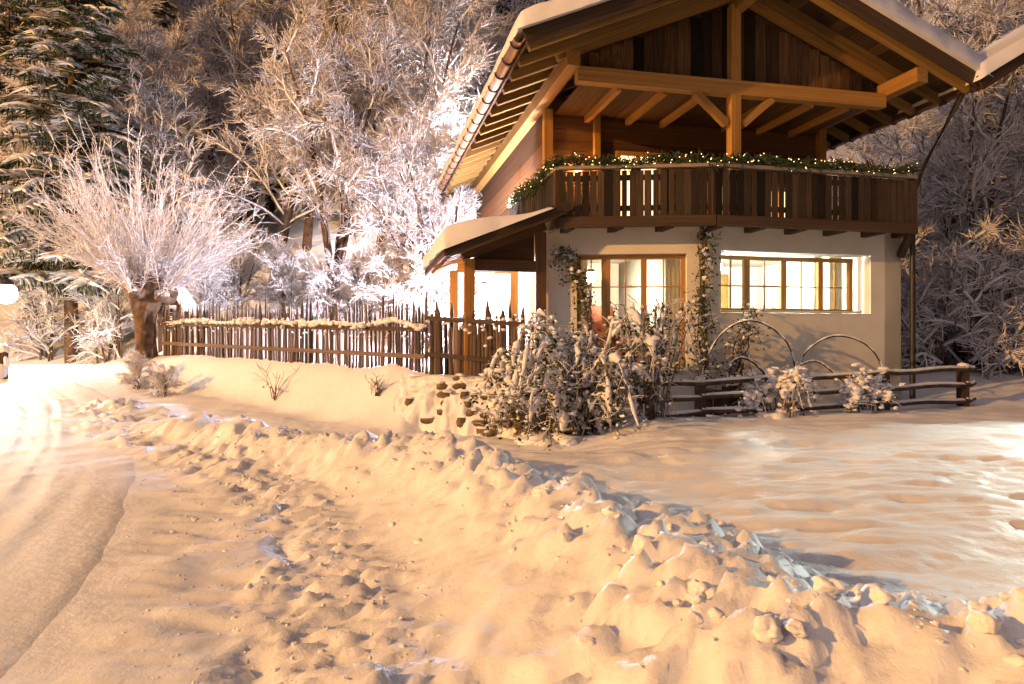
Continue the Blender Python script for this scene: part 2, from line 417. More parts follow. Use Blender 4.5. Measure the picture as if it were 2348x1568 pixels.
# packed-snow lane with tyre grooves
def resample(poly, step):
    seg = np.hypot(*(np.diff(poly, axis=0).T)); s = np.concatenate([[0], np.cumsum(seg)])
    u = np.arange(0, s[-1], step)
    P = np.stack([np.interp(u, s, poly[:, k]) for k in (0, 1)], -1)
    for _ in range(60):
        P[1:-1] = 0.25*P[:-2]+0.5*P[1:-1]+0.25*P[2:]
    return P
rp = resample(ROAD, 0.10)
rt = np.gradient(rp, axis=0); rt /= np.linalg.norm(rt, axis=1, keepdims=True); rn = np.stack([rt[:, 1], -rt[:, 0]], -1)
offs = np.arange(-2.05, 2.051, 0.05)
RX = rp[:, None, 0]+rn[:, None, 0]*offs; RY = rp[:, None, 1]+rn[:, None, 1]*offs
RZ = base_height(RX, RY)+bank_profile(RX, RY)[0]*0.35
u = np.broadcast_to(offs, RX.shape); along = np.arange(len(rp))[:, None]*0.10
wob = 0.10*np.sin(along*0.35)
tracks = sum(np.exp(-((u-c-wob)/0.16)**2) for c in (-1.15, 0.35))*0.030 + sum(np.exp(-((u-c+wob)/0.14)**2) for c in (-0.35, 1.2))*0.022
tread = np.sin(along*2*math.pi/0.21+u*16)*0.006*(tracks > 0.012)
RZ = RZ - tracks + tread + 0.012*fbm(RX*3, RY*3, 3, 71)+0.020*fbm(u*2.6, along*0.35, 3, 77)+0.022*fbm(u*8.0, along*0.16, 2, 79)+0.010*fbm(RX*7, RY*7, 2, 81)
jag = u*(1+0.05*fbm(along*1.1, u*0+3.0, 3, 83)); ed = sstep(0.6, 1.6, np.abs(jag)); RZ = RZ*(1-ed)+(ground_height(RX, RY)+0.05*sstep(1.7, 1.4, np.abs(u))+0.014)*ed - 0.05*sstep(1.62, 1.95, np.abs(jag))
n0, n1 = RX.shape; idx = np.arange(n0*n1).reshape(n0, n1)
Q = np.stack([idx[:-1, :-1], idx[:-1, 1:], idx[1:, 1:], idx[1:, :-1]], -1).reshape(-1, 4)
Q = Q[:, ::-1]
road = link('road', np_mesh('road', np.stack([RX, RY, RZ], -1), Q, None, M['snow_road'], True)); tag(road, kind='structure')

# lumps thrown up by the plough
def scatter_bank(n, dlo, dhi, alo, ahi, smin, smax, power, seed, keep=None):
    r = np.random.default_rng(seed)
    pts = resample(BANK, 0.05); tt = np.gradient(pts, axis=0); tt /= np.linalg.norm(tt, axis=1, keepdims=True)
    nn = np.stack([tt[:, 1], -tt[:, 0]], -1)
    i = (r.uniform(alo, ahi, n)/0.05).astype(int).clip(0, len(pts)-1); d = r.uniform(dlo, dhi, n)
    xy = pts[i]+nn[i]*d[:, None]
    s = smin+(smax-smin)*r.random(n)**power
    return xy, s, r
mb = MB()
for (n, a, b, al, ah, s0, s1, pw, sd, sub) in ((900, -0.25, 1.0, 6, 22, 0.008, 0.040, 2.6, 1, 3), (900, 0.1, 1.5, 4, 18.0, 0.010, 0.042, 2.4, 2, 3), (2600, -2.2, -0.5, 9, 20, 0.005, 0.020, 2.0, 3, 2), (600, -1.9, 0.3, 16, 26, 0.012, 0.045, 2.0, 4, 2)):
    xy, s, r = scatter_bank(n, a, b, al, ah, s0, s1, pw, sd)
    z = ground_height(xy[:, 0], xy[:, 1])
    S = np.stack([s*r.uniform(0.8, 1.3, n), s*r.uniform(0.8, 1.3, n), s*r.uniform(0.55, 0.9, n)], -1)
    lumps(mb, np.stack([xy[:, 0], xy[:, 1], z-s*0.35], -1), S, sub, 0.42, 14, r, True, chunk_shape)
o = mb.build('snow_rubble', M['snow_fine'], None, True)
tag(o, 'loose crumbs and lumps of snow thrown up along the ploughed bank', 'snow', kind='stuff')
# the biggest blocks, one by one
blk = [(2110, 1515, 0.075), (1765, 1425, 0.060), (1905, 1402, 0.050), (2020, 1370, 0.04), (1600, 1300, 0.055), (1480, 1260, 0.055), (2250, 1420, 0.05), (1250, 1120, 0.07), (1400, 1200, 0.06)]
for k, (bx, by, br) in enumerate(blk):
    zz = 0.45
    for _ in range(12):
        D = FPX*(EYE-zz-br*0.4)/(by-CY); P = px(bx, by, D); zz = gz(P.x, P.y)
    V, T = chunk_shape(4, 300+k, 11)
    V = V*np.array([1.2, 1.0, 0.85])*br
    me = np_mesh('snow_block', V, None, T, M['snow_fine'], True)
    o = link('snow_block', me, None, (P.x, P.y, zz+br*0.05), (0, 0, k*1.3))
    tag(o, 'rounded block of snow lying on the ploughed bank', 'snow block', 'blocks of snow on the ploughed bank')
# ------------------------------------------------------------------ chalet
TH = R(12.5)
CT, ST = math.cos(TH), math.sin(TH)
U0, V0 = 6.54, 11.0
HO = Vector((U0*CT-V0*ST, U0*ST+V0*CT, 0))
H = empty('chalet', HO, TH)
tag(H, 'white plastered chalet with wooden balcony and snow-covered gable roof', 'house')
def loc2w(x, y, z=0.0): return Vector((HO.x+x*CT-y*ST, HO.y+x*ST+y*CT, z))
def w2loc(p):
    dx, dy = p[0]-HO.x, p[1]-HO.y; return (dx*CT+dy*ST, -dx*ST+dy*CT)

_unit = {}
def unit_box(mat, bev=0.04):
    key = mat.name
    if key not in _unit:
        bm = bmesh.new(); bmesh.ops.create_cube(bm, size=1.0)
        me = bpy.data.meshes.new('timber_'+mat.name); bm.to_mesh(me); bm.free(); me.materials.append(mat); _unit[key] = me
    return _unit[key]
def beam(name, p0, p1, wd, ht, mat, parent, up=(0, 0, 1)):
    p0 = Vector(p0); p1 = Vector(p1); d = p1-p0; L = d.length; xa = d.normalized(); upv = Vector(up)
    ya = upv.cross(xa)
    if ya.length < 1e-4: ya = Vector((0, 1, 0)).cross(xa)
    ya.normalize(); za = xa.cross(ya)
    Mx = Matrix((xa, ya, za)).transposed()
    o = link(name, unit_box(mat), parent, (p0+p1)/2, Mx.to_euler(), (L, wd, ht)); return o
def segwall(mb, P0, P1, z0, z1, thick, holes=(), inward=1):
    """wall along local P0->P1; holes (s0,s1,z0,z1); outer face on the line, thickness to the left*inward"""
    P0 = np.array(P0, float); P1 = np.array(P1, float); L = np.hypot(*(P1-P0)); d = (P1-P0)/L; n = np.array([-d[1], d[0]])*inward
    ss = sorted(set([0, L]+[h[0] for h in holes]+[h[1] for h in holes])); zs = sorted(set([z0, z1]+[h[2] for h in holes]+[h[3] for h in holes]))
    def pt(s, t, z): q = P0+d*s+n*t; return (q[0], q[1], z)
    def ishole(s, z): return any(h[0] < s < h[1] and h[2] < z < h[3] for h in holes)
    for a, b in zip(ss[:-1], ss[1:]):
        for c, e in zip(zs[:-1], zs[1:]):
            if ishole((a+b)/2, (c+e)/2): continue
            mb.add([pt(a, 0, c), pt(b, 0, c), pt(b, 0, e), pt(a, 0, e)], [[0, 1, 2, 3]])
            mb.add([pt(a, thick, c), pt(b, thick, c), pt(b, thick, e), pt(a, thick, e)], [[3, 2, 1, 0]])
    for a, b, c, e in holes:
        for (q0, q1) in (((a, c), (b, c)), ((b, c), (b, e)), ((b, e), (a, e)), ((a, e), (a, c))):
            mb.add([pt(q0[0], 0, q0[1]), pt(q1[0], 0, q1[1]), pt(q1[0], thick, q1[1]), pt(q0[0], thick, q0[1])], [[0, 1, 2, 3]])
    mb.add([pt(0, 0, z1), pt(L, 0, z1), pt(L, thick, z1), pt(0, thick, z1)], [[0, 1, 2, 3]])
    mb.add([pt(0, 0, z0), pt(0, 0, z1), pt(0, thick, z1), pt(0, thick, z0)], [[0, 1, 2, 3]])
    mb.add([pt(L, 0, z0), pt(L, 0, z1), pt(L, thick, z1), pt(L, thick, z0)], [[0, 1, 2, 3]])
def ray_on_seg(pxx, P0, P1):
    """photo column -> arc position on a local segment, and distance there"""
    a = loc2w(*P0); b = loc2w(*P1); k = (pxx-CX)/FPX
    # a.x + t dx = k (a.y + t dy)
    dx, dy = b.x-a.x, b.y-a.y; t = (k*a.y-a.x)/(dx-k*dy)
    return t*math.hypot(dx, dy), a.y+t*dy
def zpix(py, D): return EYE-(py-CY)/FPX*D

PL, PK, PR = (-3.34, 0.83), (-0.713, 0.0), (3.424, 0.0)
BACK = 10.5
WT = 0.36
ZB = 3.56
# openings
def opening(P0, P1, x0, x1, y0, y1):
    s0, D0 = ray_on_seg(x0, P0, P1); s1, D1 = ray_on_seg(x1, P0, P1); Dm = (D0+D1)/2
    return (s0, s1, zpix(y1, Dm), zpix(y0, Dm))
WL = opening(PL, PK, 1322, 1574, 582, 850)
WR = opening(PK, PR, 1653, 1996, 580, 718)
mb = MB()
segwall(mb, PL, PK, -0.4, ZB, WT, [WL]); segwall(mb, PK, PR, -0.4, ZB, WT, [WR])
segwall(mb, PR, (PR[0], BACK), -0.4, ZB, WT); segwall(mb, (PR[0], BACK), (PL[0], BACK), -0.4, ZB, WT); segwall(mb, (PL[0], BACK), PL, -0.4, ZB, WT)
wall = mb.build('ground_floor_wall', M['plaster'], H)

# rooms behind the windows
mb = MB()
def quad(*p): mb.add(p, [[0, 1, 2, 3]])
xa, xb, ya, yb, za, zb = PL[0]+WT+0.01, PR[0]-WT-0.01, 1.25, 4.2, 1.0, 3.35
quad((xa, yb, za), (xb, yb, za), (xb, yb, zb), (xa, yb, zb))
mb.add([(xa, yb, za), (xa, yb, zb), (xa, ya-0.06, zb), (xa, ya-0.06, za)], [[0, 1, 2, 3]])
mb.add([(xb, yb, za), (xb, 0.38, za), (xb, 0.38, zb), (xb, yb, zb)], [[0, 1, 2, 3]])
poly = [(xa, ya-0.06), (-0.65, 0.39), (xb, 0.38), (xb, yb), (xa, yb)]
for z_, rev in ((za, 1), (zb, 0)):
    vv = [(x_, y_, z_) for x_, y_ in poly]
    mb.add(vv, [[0, 1, 2, 3]], [[0, 3, 4]])
# partition between parlour and kitchen
mb.box((-0.55, 2.45, 2.175), (0.12, 3.4, 2.33))
mb.build('interior_wall', M['room'], H)

def window(name, P0, P1, op, divs, cas_mull, muntin_z, recess=0.20, sill=True, bottom_frame=0.07):
    """framed window set back in the wall: frame > mullion, muntin, pane"""
    P0 = np.array(P0); P1 = np.array(P1); d = (P1-P0)/np.hypot(*(P1-P0)); n = np.array([-d[1], d[0]])
    s0, s1, z0, z1 = op
    def pt(s, t, z): q = P0+d*s+n*t; return Vector((q[0], q[1], z))
    fw = 0.075; up = (n[0], n[1], 0)
    e = empty(name); e.parent = H; c = pt((s0+s1)/2, 0, z0); e.location = c
    def bm_(nm, a, b, wd, ht, mat=M['frame_wood']): return beam(nm, a-c, b-c, wd, ht, mat, e, up)
    bm_('frame', pt(s0, recess, z0+bottom_frame/2), pt(s1, recess, z0+bottom_frame/2), bottom_frame, 0.09)
    bm_('frame', pt(s0, recess, z1-fw/2), pt(s1, recess, z1-fw/2), fw, 0.09)
    for s in (s0+fw/2, s1-fw/2): bm_('frame', pt(s, recess+0.002, z0+bottom_frame), pt(s, recess+0.002, z1-fw), fw, 0.085)
    edges = [s0+fw]+list(divs)+[s1-fw]
    for s, mw in zip(divs, cas_mull): bm_('mullion', pt(s, recess+0.003, z0+bottom_frame), pt(s, recess+0.003, z1-fw), mw, 0.083)
    for i, (a, b) in enumerate(zip(edges[:-1], edges[1:])):
        a2 = a+(cas_mull[i-1]/2 if i else 0); b2 = b-(cas_mull[i]/2 if i < len(cas_mull) else 0)
        bm_('muntin', pt((a2+b2)/2, recess+0.01, z0+bottom_frame), pt((a2+b2)/2, recess+0.01, z1-fw), 0.022, 0.03)
        for mz in muntin_z: bm_('muntin', pt(a2, recess+0.012, mz), pt(b2, recess+0.012, mz), 0.022, 0.026)
        g_ = np.array([pt(a2, recess+0.03, z0+bottom_frame)-c, pt(b2, recess+0.03, z0+bottom_frame)-c, pt(b2, recess+0.03, z1-fw)-c, pt(a2, recess+0.03, z1-fw)-c])
        g2 = g_+np.array([n[0], n[1], 0])*0.006
        link('pane', np_mesh('pane', np.concatenate([g_, g2]), [[0, 1, 2, 3], [7, 6, 5, 4], [0, 4, 5, 1], [1, 5, 6, 2], [2, 6, 7, 3], [3, 7, 4, 0]], None, M['glass']), e)
    if sill: bm_('sill', pt(s0, 0.06, z0+0.012), pt(s1, 0.06, z0+0.012), 0.03, 0.2, M['plaster'])
    return e
s_, D_ = ray_on_seg(1390, PL, PK); sb_, _ = ray_on_seg(1478, PL, PK)
window('window', PL, PK, WL, [s_, sb_], [0.16, 0.10], [zpix(656, D_), zpix(765, D_)])
rs = [ray_on_seg(v, PK, PR)[0] for v in (1727, 1812, 1898)]
wr2 = (WR[0], ray_on_seg(1972, PK, PR)[0], WR[2]+0.02, WR[3]-0.05)
window('window', PK, PR, wr2, rs, [0.11, 0.11, 0.10], [zpix(654, 12.3)], recess=0.24)

# upper storey -------------------------------------------------------
YL = 1.8                                              # back wall of the loggia
up = empty('upper_storey'); up.parent = H; up.location = (0, YL, ZB)
def upc(v): return Vector(v)-Vector((0, YL, ZB))
nb = 13; bh = 2.72/nb
for k in range(nb):
    z = ZB+0.02+bh*(k+0.5)
    beam('board', upc((-2.9, YL+0.05, z)), upc((2.95, YL+0.05, z)), 0.06+0.01*random.random(), bh-0.006, M['board_wood'], up)
    beam('board', upc((-2.95, YL+0.05, z)), upc((-2.95, BACK-0.3, z)), 0.06+0.01*random.random(), bh-0.006, M['board_wood'], up)
    beam('board', upc((3.0, YL+0.05, z)), upc((3.0, BACK-0.3, z)), 0.06, bh-0.006, M['board_wood'], up)
beam('corner_post', upc((-3.0, YL-0.02, ZB)), upc((-3.0, YL-0.02, 6.0)), 0.17, 0.17, M['beam_wood'], up)
beam('corner_post', upc((3.02, YL-0.02, ZB)), upc((3.02, YL-0.02, 6.0)), 0.17, 0.17, M['beam_wood'], up)
beam('corner_post', upc((-2.0, YL-0.04, ZB)), upc((-2.0, YL-0.04, 5.98)), 0.12, 0.12, M['beam_wood'], up)
# loggia ceiling planks and joists
ncp = 14
for k in range(ncp):
    x_ = -2.85+5.7*(k+0.5)/ncp
    beam('ceiling_board', upc((x_, -0.05, 5.95)), upc((x_, YL, 5.95)), 5.7/ncp-0.008, 0.025, M['board_wood'], up)
for x_ in (-2.2, -1.35, -0.62, 0.75, 1.55, 2.3):
    beam('joist', upc((x_, 0.06, 5.875)), upc((x_, YL, 5.875)), 0.09, 0.12, M['beam_wood'], up)
# lit balcony doors and window behind the railing
def lit_opening(x0, x1, z0, z1, y_=YL):
    e = empty('balcony_window'); e.parent = H; e.location = ((x0+x1)/2, y_-0.03, z0)
    c = Vector(e.location)
    for a, b, wd in (((x0, z0), (x1, z0), 0.08), ((x0, z1), (x1, z1), 0.08)):
        beam('frame', Vector((a[0]-0.04, y_-0.015, a[1]))-c, Vector((b[0]+0.04, y_-0.015, b[1]))-c, 0.10, wd, M['frame_wood'], e)
    for x_ in (x0, x1): beam('frame', Vector((x_, y_-0.013, z0+0.04))-c, Vector((x_, y_-0.013, z1-0.04))-c, 0.10, 0.08, M['frame_wood'], e, (1, 0, 0))
    beam('mullion', Vector(((x0+x1)/2, y_-0.011, z0+0.04))-c, Vector(((x0+x1)/2, y_-0.011, z1-0.04))-c, 0.07, 0.07, M['frame_wood'], e, (1, 0, 0))
    m2 = MB(); m2.box(((x0+x1)/2-c.x, y_+0.012-c.y, (z0+z1)/2-c.z), (x1-x0-0.08, 0.012, z1-z0-0.08)); m2.build('pane', M['lit_pane'], e)
lit_opening(-1.55, -0.70, 3.75, 5.25); lit_opening(0.45, 1.15, 3.65, 4.75); lit_opening(1.75, 2.35, 3.65, 4.70)
# front frame: tie beam, king post, gable planks
gb = empty('gable'); gb.parent = H; gb.location = (0, 0, 6.0)
def gbc(v): return Vector(v)-Vector((0, 0, 6.0))
TP = 0.42; ZR = 7.74                                  # roof pitch, ridge height of the rafters' underside
def zroof(x): return ZR-TP*abs(x)
beam('tie_beam', gbc((-3.0, -0.02, 5.99)), gbc((3.0, -0.02, 5.99)), 0.19, 0.25, M['beam_wood'], gb)
beam('king_post', gbc((-0.08, -0.03, 6.115)), gbc((-0.08, -0.03, 7.45)), 0.18, 0.18, M['beam_wood'], gb, (1, 0, 0))
beam('king_post', gbc((-0.08, -0.03, ZB+0.1)), gbc((-0.08, -0.03, 5.865)), 0.18, 0.18, M['beam_wood'], gb, (1, 0, 0))
x_ = -2.75
while x_ < 2.75:
    wd = random.uniform(0.16, 0.26); xc = x_+wd/2; top = zroof(max(abs(x_), abs(x_+wd)))-0.16
    if top > 6.25:
        beam('plank', gbc((xc, 0.05+random.uniform(-0.008, 0.008), 6.10)), gbc((xc, 0.05+random.uniform(-0.008, 0.008), top)), 0.03, wd-0.012, M['gable_wood'], gb, (1, 0, 0))
    x_ += wd
m2 = MB(); V = [(-2.9, 0.09, 6.05), (2.9, 0.09, 6.05), (2.9, 0.09, 6.4), (0, 0.09, 7.62), (-2.9, 0.09, 6.4)]
m2.add(np.array(V)-np.array([0, 0, 6.0]), None, [[0, 1, 2], [0, 2, 3], [0, 3, 4]]); m2.build('backing', M['dark_wood'], gb)
for sx in (-1, 1):
    beam('brace', gbc((sx*0.15-0.08, -0.03, 5.35)), gbc((sx*0.75-0.08, -0.03, 5.86)), 0.12, 0.12, M['beam_wood'], gb)
    beam('gable_rafter', gbc((sx*3.35, -0.03, zroof(3.35)-0.06)), gbc((sx*0.05, -0.03, zroof(0.05)-0.06)), 0.14, 0.16, M['beam_wood'], gb)

# roof ---------------------------------------------------------------
YF, YB_, XE = -1.0, 11.6, 4.07
rf = empty('roof'); rf.parent = H; rf.location = (0, 0, 6.0)
def rfc(v): return Vector(v)-Vector((0, 0, 6.0))
for sx in (-1, 1):
    y_ = YF+0.14
    while y_ < YB_:
        beam('rafter', rfc((sx*(XE-0.02), y_, zroof(XE)-0.005)), rfc((sx*0.03, y_, zroof(0.03)-0.005)), 0.10, 0.15, M['rafter_wood'], rf)
        y_ += 0.62
    nbd = 20; ln = math.hypot(XE, XE*TP)
    for k in range(nbd):
        t0, t1 = k/nbd, (k+1)/nbd; xm = XE*(t0+t1)/2
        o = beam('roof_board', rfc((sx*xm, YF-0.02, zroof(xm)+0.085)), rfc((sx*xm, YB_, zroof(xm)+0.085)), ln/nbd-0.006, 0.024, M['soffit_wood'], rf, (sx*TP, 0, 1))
    beam('purlin', rfc((sx*3.1, -0.85 if sx > 0 else -0.22, 6.20)), rfc((sx*3.1, YB_-0.2, 6.20)), 0.22, 0.26, M['beam_wood'], rf)
    beam('barge_board', rfc((sx*(XE+0.06), YF-0.045, zroof(XE+0.06)+0.07)), rfc((sx*0.012, YF-0.045, zroof(0.0)+0.07)), 0.04, 0.26, M['dark_wood'], rf)
    beam('fascia', rfc((sx*(XE+0.02), YF+0.0, zroof(XE)+0.06)), rfc((sx*(XE+0.02), YB_, zroof(XE)+0.06)), 0.03, 0.15, M['board_wood'], rf)
    m2 = MB(); off = np.array([0, 0, 6.0])            # battens and sheathing above the boards
    V = np.array([(sx*(XE+0.05), YF-0.02, zroof(XE+0.05)+0.10), (0, YF-0.02, zroof(0)+0.10), (0, YB_, zroof(0)+0.10), (sx*(XE+0.05), YB_, zroof(XE+0.05)+0.10)])
    W = V+np.array([0, 0, 0.09]); m2.add(np.concatenate([V, W])-off, [[0, 1, 2, 3], [4, 5, 6, 7], [0, 1, 5, 4], [1, 2, 6, 5], [2, 3, 7, 6], [3, 0, 4, 7]])
    m2.build('sheathing', M['dark_wood'], rf)
beam('ridge_purlin', rfc((0, -0.7, 7.50)), rfc((0, YB_-0.2, 7.50)), 0.22, 0.26, M['beam_wood'], rf)
# snow lying on the roof, rounded at its edges
def snow_slab(name, x0, x1, y0, y1, zf, thick, nx, ny, parent, off, amp=0.05, seed=3, lip=0.06, mat=None, tfun=None):
    gxx = np.linspace(0, 1, nx); gyy = np.linspace(0, 1, ny); A, B = np.meshgrid(gxx, gyy)
    XX = x0+(x1-x0)*A; YY = y0+(y1-y0)*B
    ex = np.minimum(A*abs(x1-x0), (1-A)*abs(x1-x0)); ey = np.minimum(B*abs(y1-y0), (1-B)*abs(y1-y0)); e_ = np.minimum(ex, ey)
    rr_ = np.sqrt(np.clip(1-(1-np.clip(e_/(thick*0.45), 0, 1))**2, 0, 1))
    ed_ = e_ < 0.02; XX = XX+ed_*0.05*fbm(YY*2.3, XX*2.3, 3, seed+5); YY = YY+ed_*0.05*fbm(XX*2.3, YY*2.3+7, 3, seed+6)
    th = (tfun(XX, YY) if tfun is not None else thick)*(0.35+0.65*rr_)*(e_ > 0)+amp*fbm(XX*1.1, YY*0.9, 3, seed)*(e_ > 0)
    ZT = zf(XX, YY)+th; ZBm = zf(XX, YY)
    n0, n1 = XX.shape; idx = np.arange(n0*n1).reshape(n0, n1)
    Qt = np.stack([idx[:-1, :-1], idx[:-1, 1:], idx[1:, 1:], idx[1:, :-1]], -1).reshape(-1, 4)
    VT = np.stack([XX, YY, ZT], -1).reshape(-1, 3); VB = np.stack([XX, YY, ZBm], -1).reshape(-1, 3)
    mbb = MB(); mbb.add(np.concatenate([VT, VB])-np.array(off), np.concatenate([Qt, Qt[:, ::-1]+n0*n1]))
    return mbb.build(name, mat or M['snow_fine'], parent, True)
snow_slab('snow_cover', -XE-0.20, XE+0.20, YF-0.16, YB_+0.1, lambda x, y: zroof(0)+0.195-TP*np.sqrt(x*x+0.02), 0.33, 150, 160, rf, (0, 0, 6.0), 0.09)
# gutter along the left eave with its brackets
def gutter(sx, name='gutter'):
    r0 = 0.085; ang = np.linspace(math.pi, 2*math.pi, 9); mbb = MB()
    gx_, gz_ = sx*(XE+0.135), zroof(XE)+0.06-6.0
    P = []
    for rad in (r0, r0-0.008):
        for y_ in (YF+0.02, YB_): P.append(np.stack([gx_+rad*np.cos(ang), np.full(9, y_), gz_+rad*np.sin(ang)], -1))
    Vv = np.concatenate(P); qs = []
    for base in (0, 18):
        for k in range(8): qs.append([base+k, base+k+1, base+9+k+1, base+9+k])
    for k in range(8): qs.append([k, k+1, 18+k+1, 18+k])
    mbb.add(Vv, qs); g_ = mbb.build(name, M['gutter'], rf, True)
    key = np.linspace(math.pi*0.97, 2*math.pi*1.01, 8)
    bme = None
    y_ = YF+0.2
    while y_ < YB_-0.2:
        if bme is None:
            m3 = MB(); tubes(m3, [(np.stack([(r0+0.012)*np.cos(key), np.zeros(8), (r0+0.012)*np.sin(key)], -1), np.full(8, 0.016))], 4)
            bme = m3.mesh('gutter_bracket', M['metal_dark'])
        link('bracket', bme, g_, (gx_, y_, gz_)); y_ += 0.62
    return g_
gutter(-1); gutter(1)
# downpipe at the right, slanting back to the wall
m2 = MB(); pts = np.array([(XE+0.13, -0.6, 6.02), (XE+0.05, -0.55, 5.85), (3.62, -0.25, 4.65), (3.56, -0.13, 4.2), (3.56, -0.13, 0.2)])
tubes(m2, [(pts, np.full(5, 0.05))], 8); m2.build('downpipe', M['metal_dark'], H, True)

# balcony ------------------------------------------------------------
bl = empty('balcony'); bl.parent = H; bl.location = (0, -0.5, ZB)
def blc(v): return Vector(v)-Vector((0, -0.5, ZB))
BK = (-0.73, -0.55); BLft = (-3.23, 0.24); BRt = (3.22, -0.55); BS = (-3.36, 3.6)
ZRail = 4.47
def railing(P0, P1, cap_snow=True, zdrop=0.0):
    P0 = Vector((*P0, 0)); P1 = Vector((*P1, 0)); d = (P1-P0); L = d.length; d.normalize(); n = Vector((d.y, -d.x, 0))
    if n.y > 0: n = -n
    n_ = max(2, int(L/0.128)); st = L/n_
    for k in range(n_):
        c = P0+d*(st*(k+0.5))
        wd = st-random.uniform(0.008, 0.024)
        if random.random() < 0.2: wd = st*0.66
        a = blc((c.x, c.y, ZB+0.07+random.uniform(-0.01, 0.01))); b = blc((c.x, c.y, ZRail-0.06))
        beam('baluster', a, b, 0.026, wd, M['balcony_wood'], bl, (d.x, d.y, 0))
    beam('hand_rail', blc((P0.x, P0.y, ZRail)), blc((P1.x, P1.y, ZRail)), 0.12, 0.055, M['rail_wood'], bl)
    for zz in (ZB+0.22, ZRail-0.17): beam('cross_rail', blc(P0-n*0.05+Vector((0, 0, zz))), blc(P1-n*0.05+Vector((0, 0, zz))), 0.05, 0.09, M['dark_wood'], bl)
    beam('floor_beam', blc(P0+n*0.02+Vector((0, 0, ZB-0.02))), blc(P1+n*0.02+Vector((0, 0, ZB-0.02))), 0.10, 0.18, M['dark_wood'], bl)
railing(BLft, BK); railing(BK, BRt); railing(BS, BLft); railing(BRt, (3.26, 1.5))
for P in (BLft, BK, BRt, (-1.95, -0.155)):
    beam('rail_post', blc((P[0], P[1]+0.06, ZB)), blc((P[0], P[1]+0.06, ZRail+0.02)), 0.12, 0.12, M['board_wood'], bl, (1, 0, 0))
m2 = MB(); fl = [(-3.34, 3.6), BLft, BK, BRt, (3.26, 1.9), (-2.9, 1.9), (-2.9, 3.6)]
nF = len(fl); V = [(x_, y_+0.02, ZB+0.05) for x_, y_ in fl]+[(x_, y_+0.02, ZB+0.0) for x_, y_ in fl]
V = np.array(V)-np.array([0, -0.5, ZB])
m2.add(V, None, [[0, 1, 5], [0, 5, 6], [1, 2, 4], [1, 4, 5], [2, 3, 4], [7, 12, 8], [7, 13, 12], [8, 11, 9], [8, 12, 11], [9, 11, 10]]); m2.build('floor', M['dark_wood'], bl)
for x_ in np.arange(-3.0, 3.4, 0.8):
    yb_ = -0.5 if x_ > -0.7 else -0.5+(-0.7-x_)*0.316
    beam('floor_joist', blc((x_, yb_, ZB-0.06)), blc((x_, yb_+0.75, ZB-0.06)), 0.12, 0.115, M['dark_wood'], bl)
beam('bracket', blc((3.30, -0.42, ZB+0.05)), blc((3.38, -0.03, ZB-0.45)), 0.11, 0.11, M['dark_wood'], bl)

# porch --------------------------------------------------------------
po = empty('porch'); po.parent = H; po.location = (-4.1, 1.5, 0.9)
def poc(v): return Vector(v)-Vector((-4.1, 1.5, 0.9))
pz = lambda x: 3.02+(x+4.95)*0.40                        # underside of porch roof
for (x_, y_, mt, wd) in ((-4.73, 0.55, 'beam_wood', 0.17), (-3.47, 0.60, 'board_wood', 0.19), (-4.73, 2.5, 'beam_wood', 0.15), (-3.52, 2.5, 'beam_wood', 0.17)):
    beam('post', poc((x_, y_, 0.75)), poc((x_, y_, pz(x_)-0.19)), wd, wd, M[mt], po, (1, 0, 0))
beam('header', poc((-4.85, 0.55, pz(-4.85)-0.10)), poc((-3.40, 0.55, pz(-3.40)-0.10)), 0.15, 0.17, M['board_wood'], po)
beam('header', poc((-4.66, 0.57, 2.82)), poc((-3.565, 0.57, 2.82)), 0.10, 0.20, M['board_wood'], po)
beam('header', poc((-4.655, 2.5, 3.00)), poc((-3.605, 2.5, 3.00)), 0.12, 0.24, M['beam_wood'], po)
m2 = MB()
m2.add(np.array([(-4.64, 0.60, 2.92), (-3.57, 0.60, 2.92), (-3.57, 0.60, pz(-3.57)-0.19), (-4.64, 0.60, pz(-4.64)-0.19)])-np.array([-4.1, 1.5, 0.9]), [[0, 1, 2, 3]])
m2.build('infill_board', M['board_wood'], po)
for y_ in np.arange(0.2, 3.4, 0.42):
    beam('porch_rafter', poc((-5.12, y_, pz(-5.12)-0.0)), poc((-3.12 if y_ < 0.75 else -3.36, y_, pz(-3.12 if y_ < 0.75 else -3.36))), 0.09, 0.12, M['beam_wood'], po)
npb = 10
for k in range(npb):
    xm = -5.14+1.98*(k+0.5)/npb
    beam('porch_board', poc((xm, 0.08, pz(xm)+0.075)), poc((xm, 3.5 if xm < -3.4 else 0.76, pz(xm)+0.075)), 1.98/npb*1.077-0.005, 0.022, M['board_wood'], po, (-0.4, 0, 1))
beam('barge_board', poc((-5.20, 0.05, pz(-5.20)+0.05)), poc((-3.08, 0.05, pz(-3.08)+0.05)), 0.035, 0.17, M['dark_wood'], po)
beam('fascia', poc((-5.20, 0.075, pz(-5.20)+0.04)), poc((-5.20, 3.5, pz(-5.20)+0.04)), 0.03, 0.14, M['board_wood'], po)
snow_slab('snow_cover', -5.30, -3.38, -0.02, 3.55, lambda x, y: pz(x)+0.09, 0.40, 46, 46, po, (-4.1, 1.5, 0.9), 0.03, 9,
          tfun=lambda x, y: 0.07+0.29*sstep(-3.45, -5.0, x))

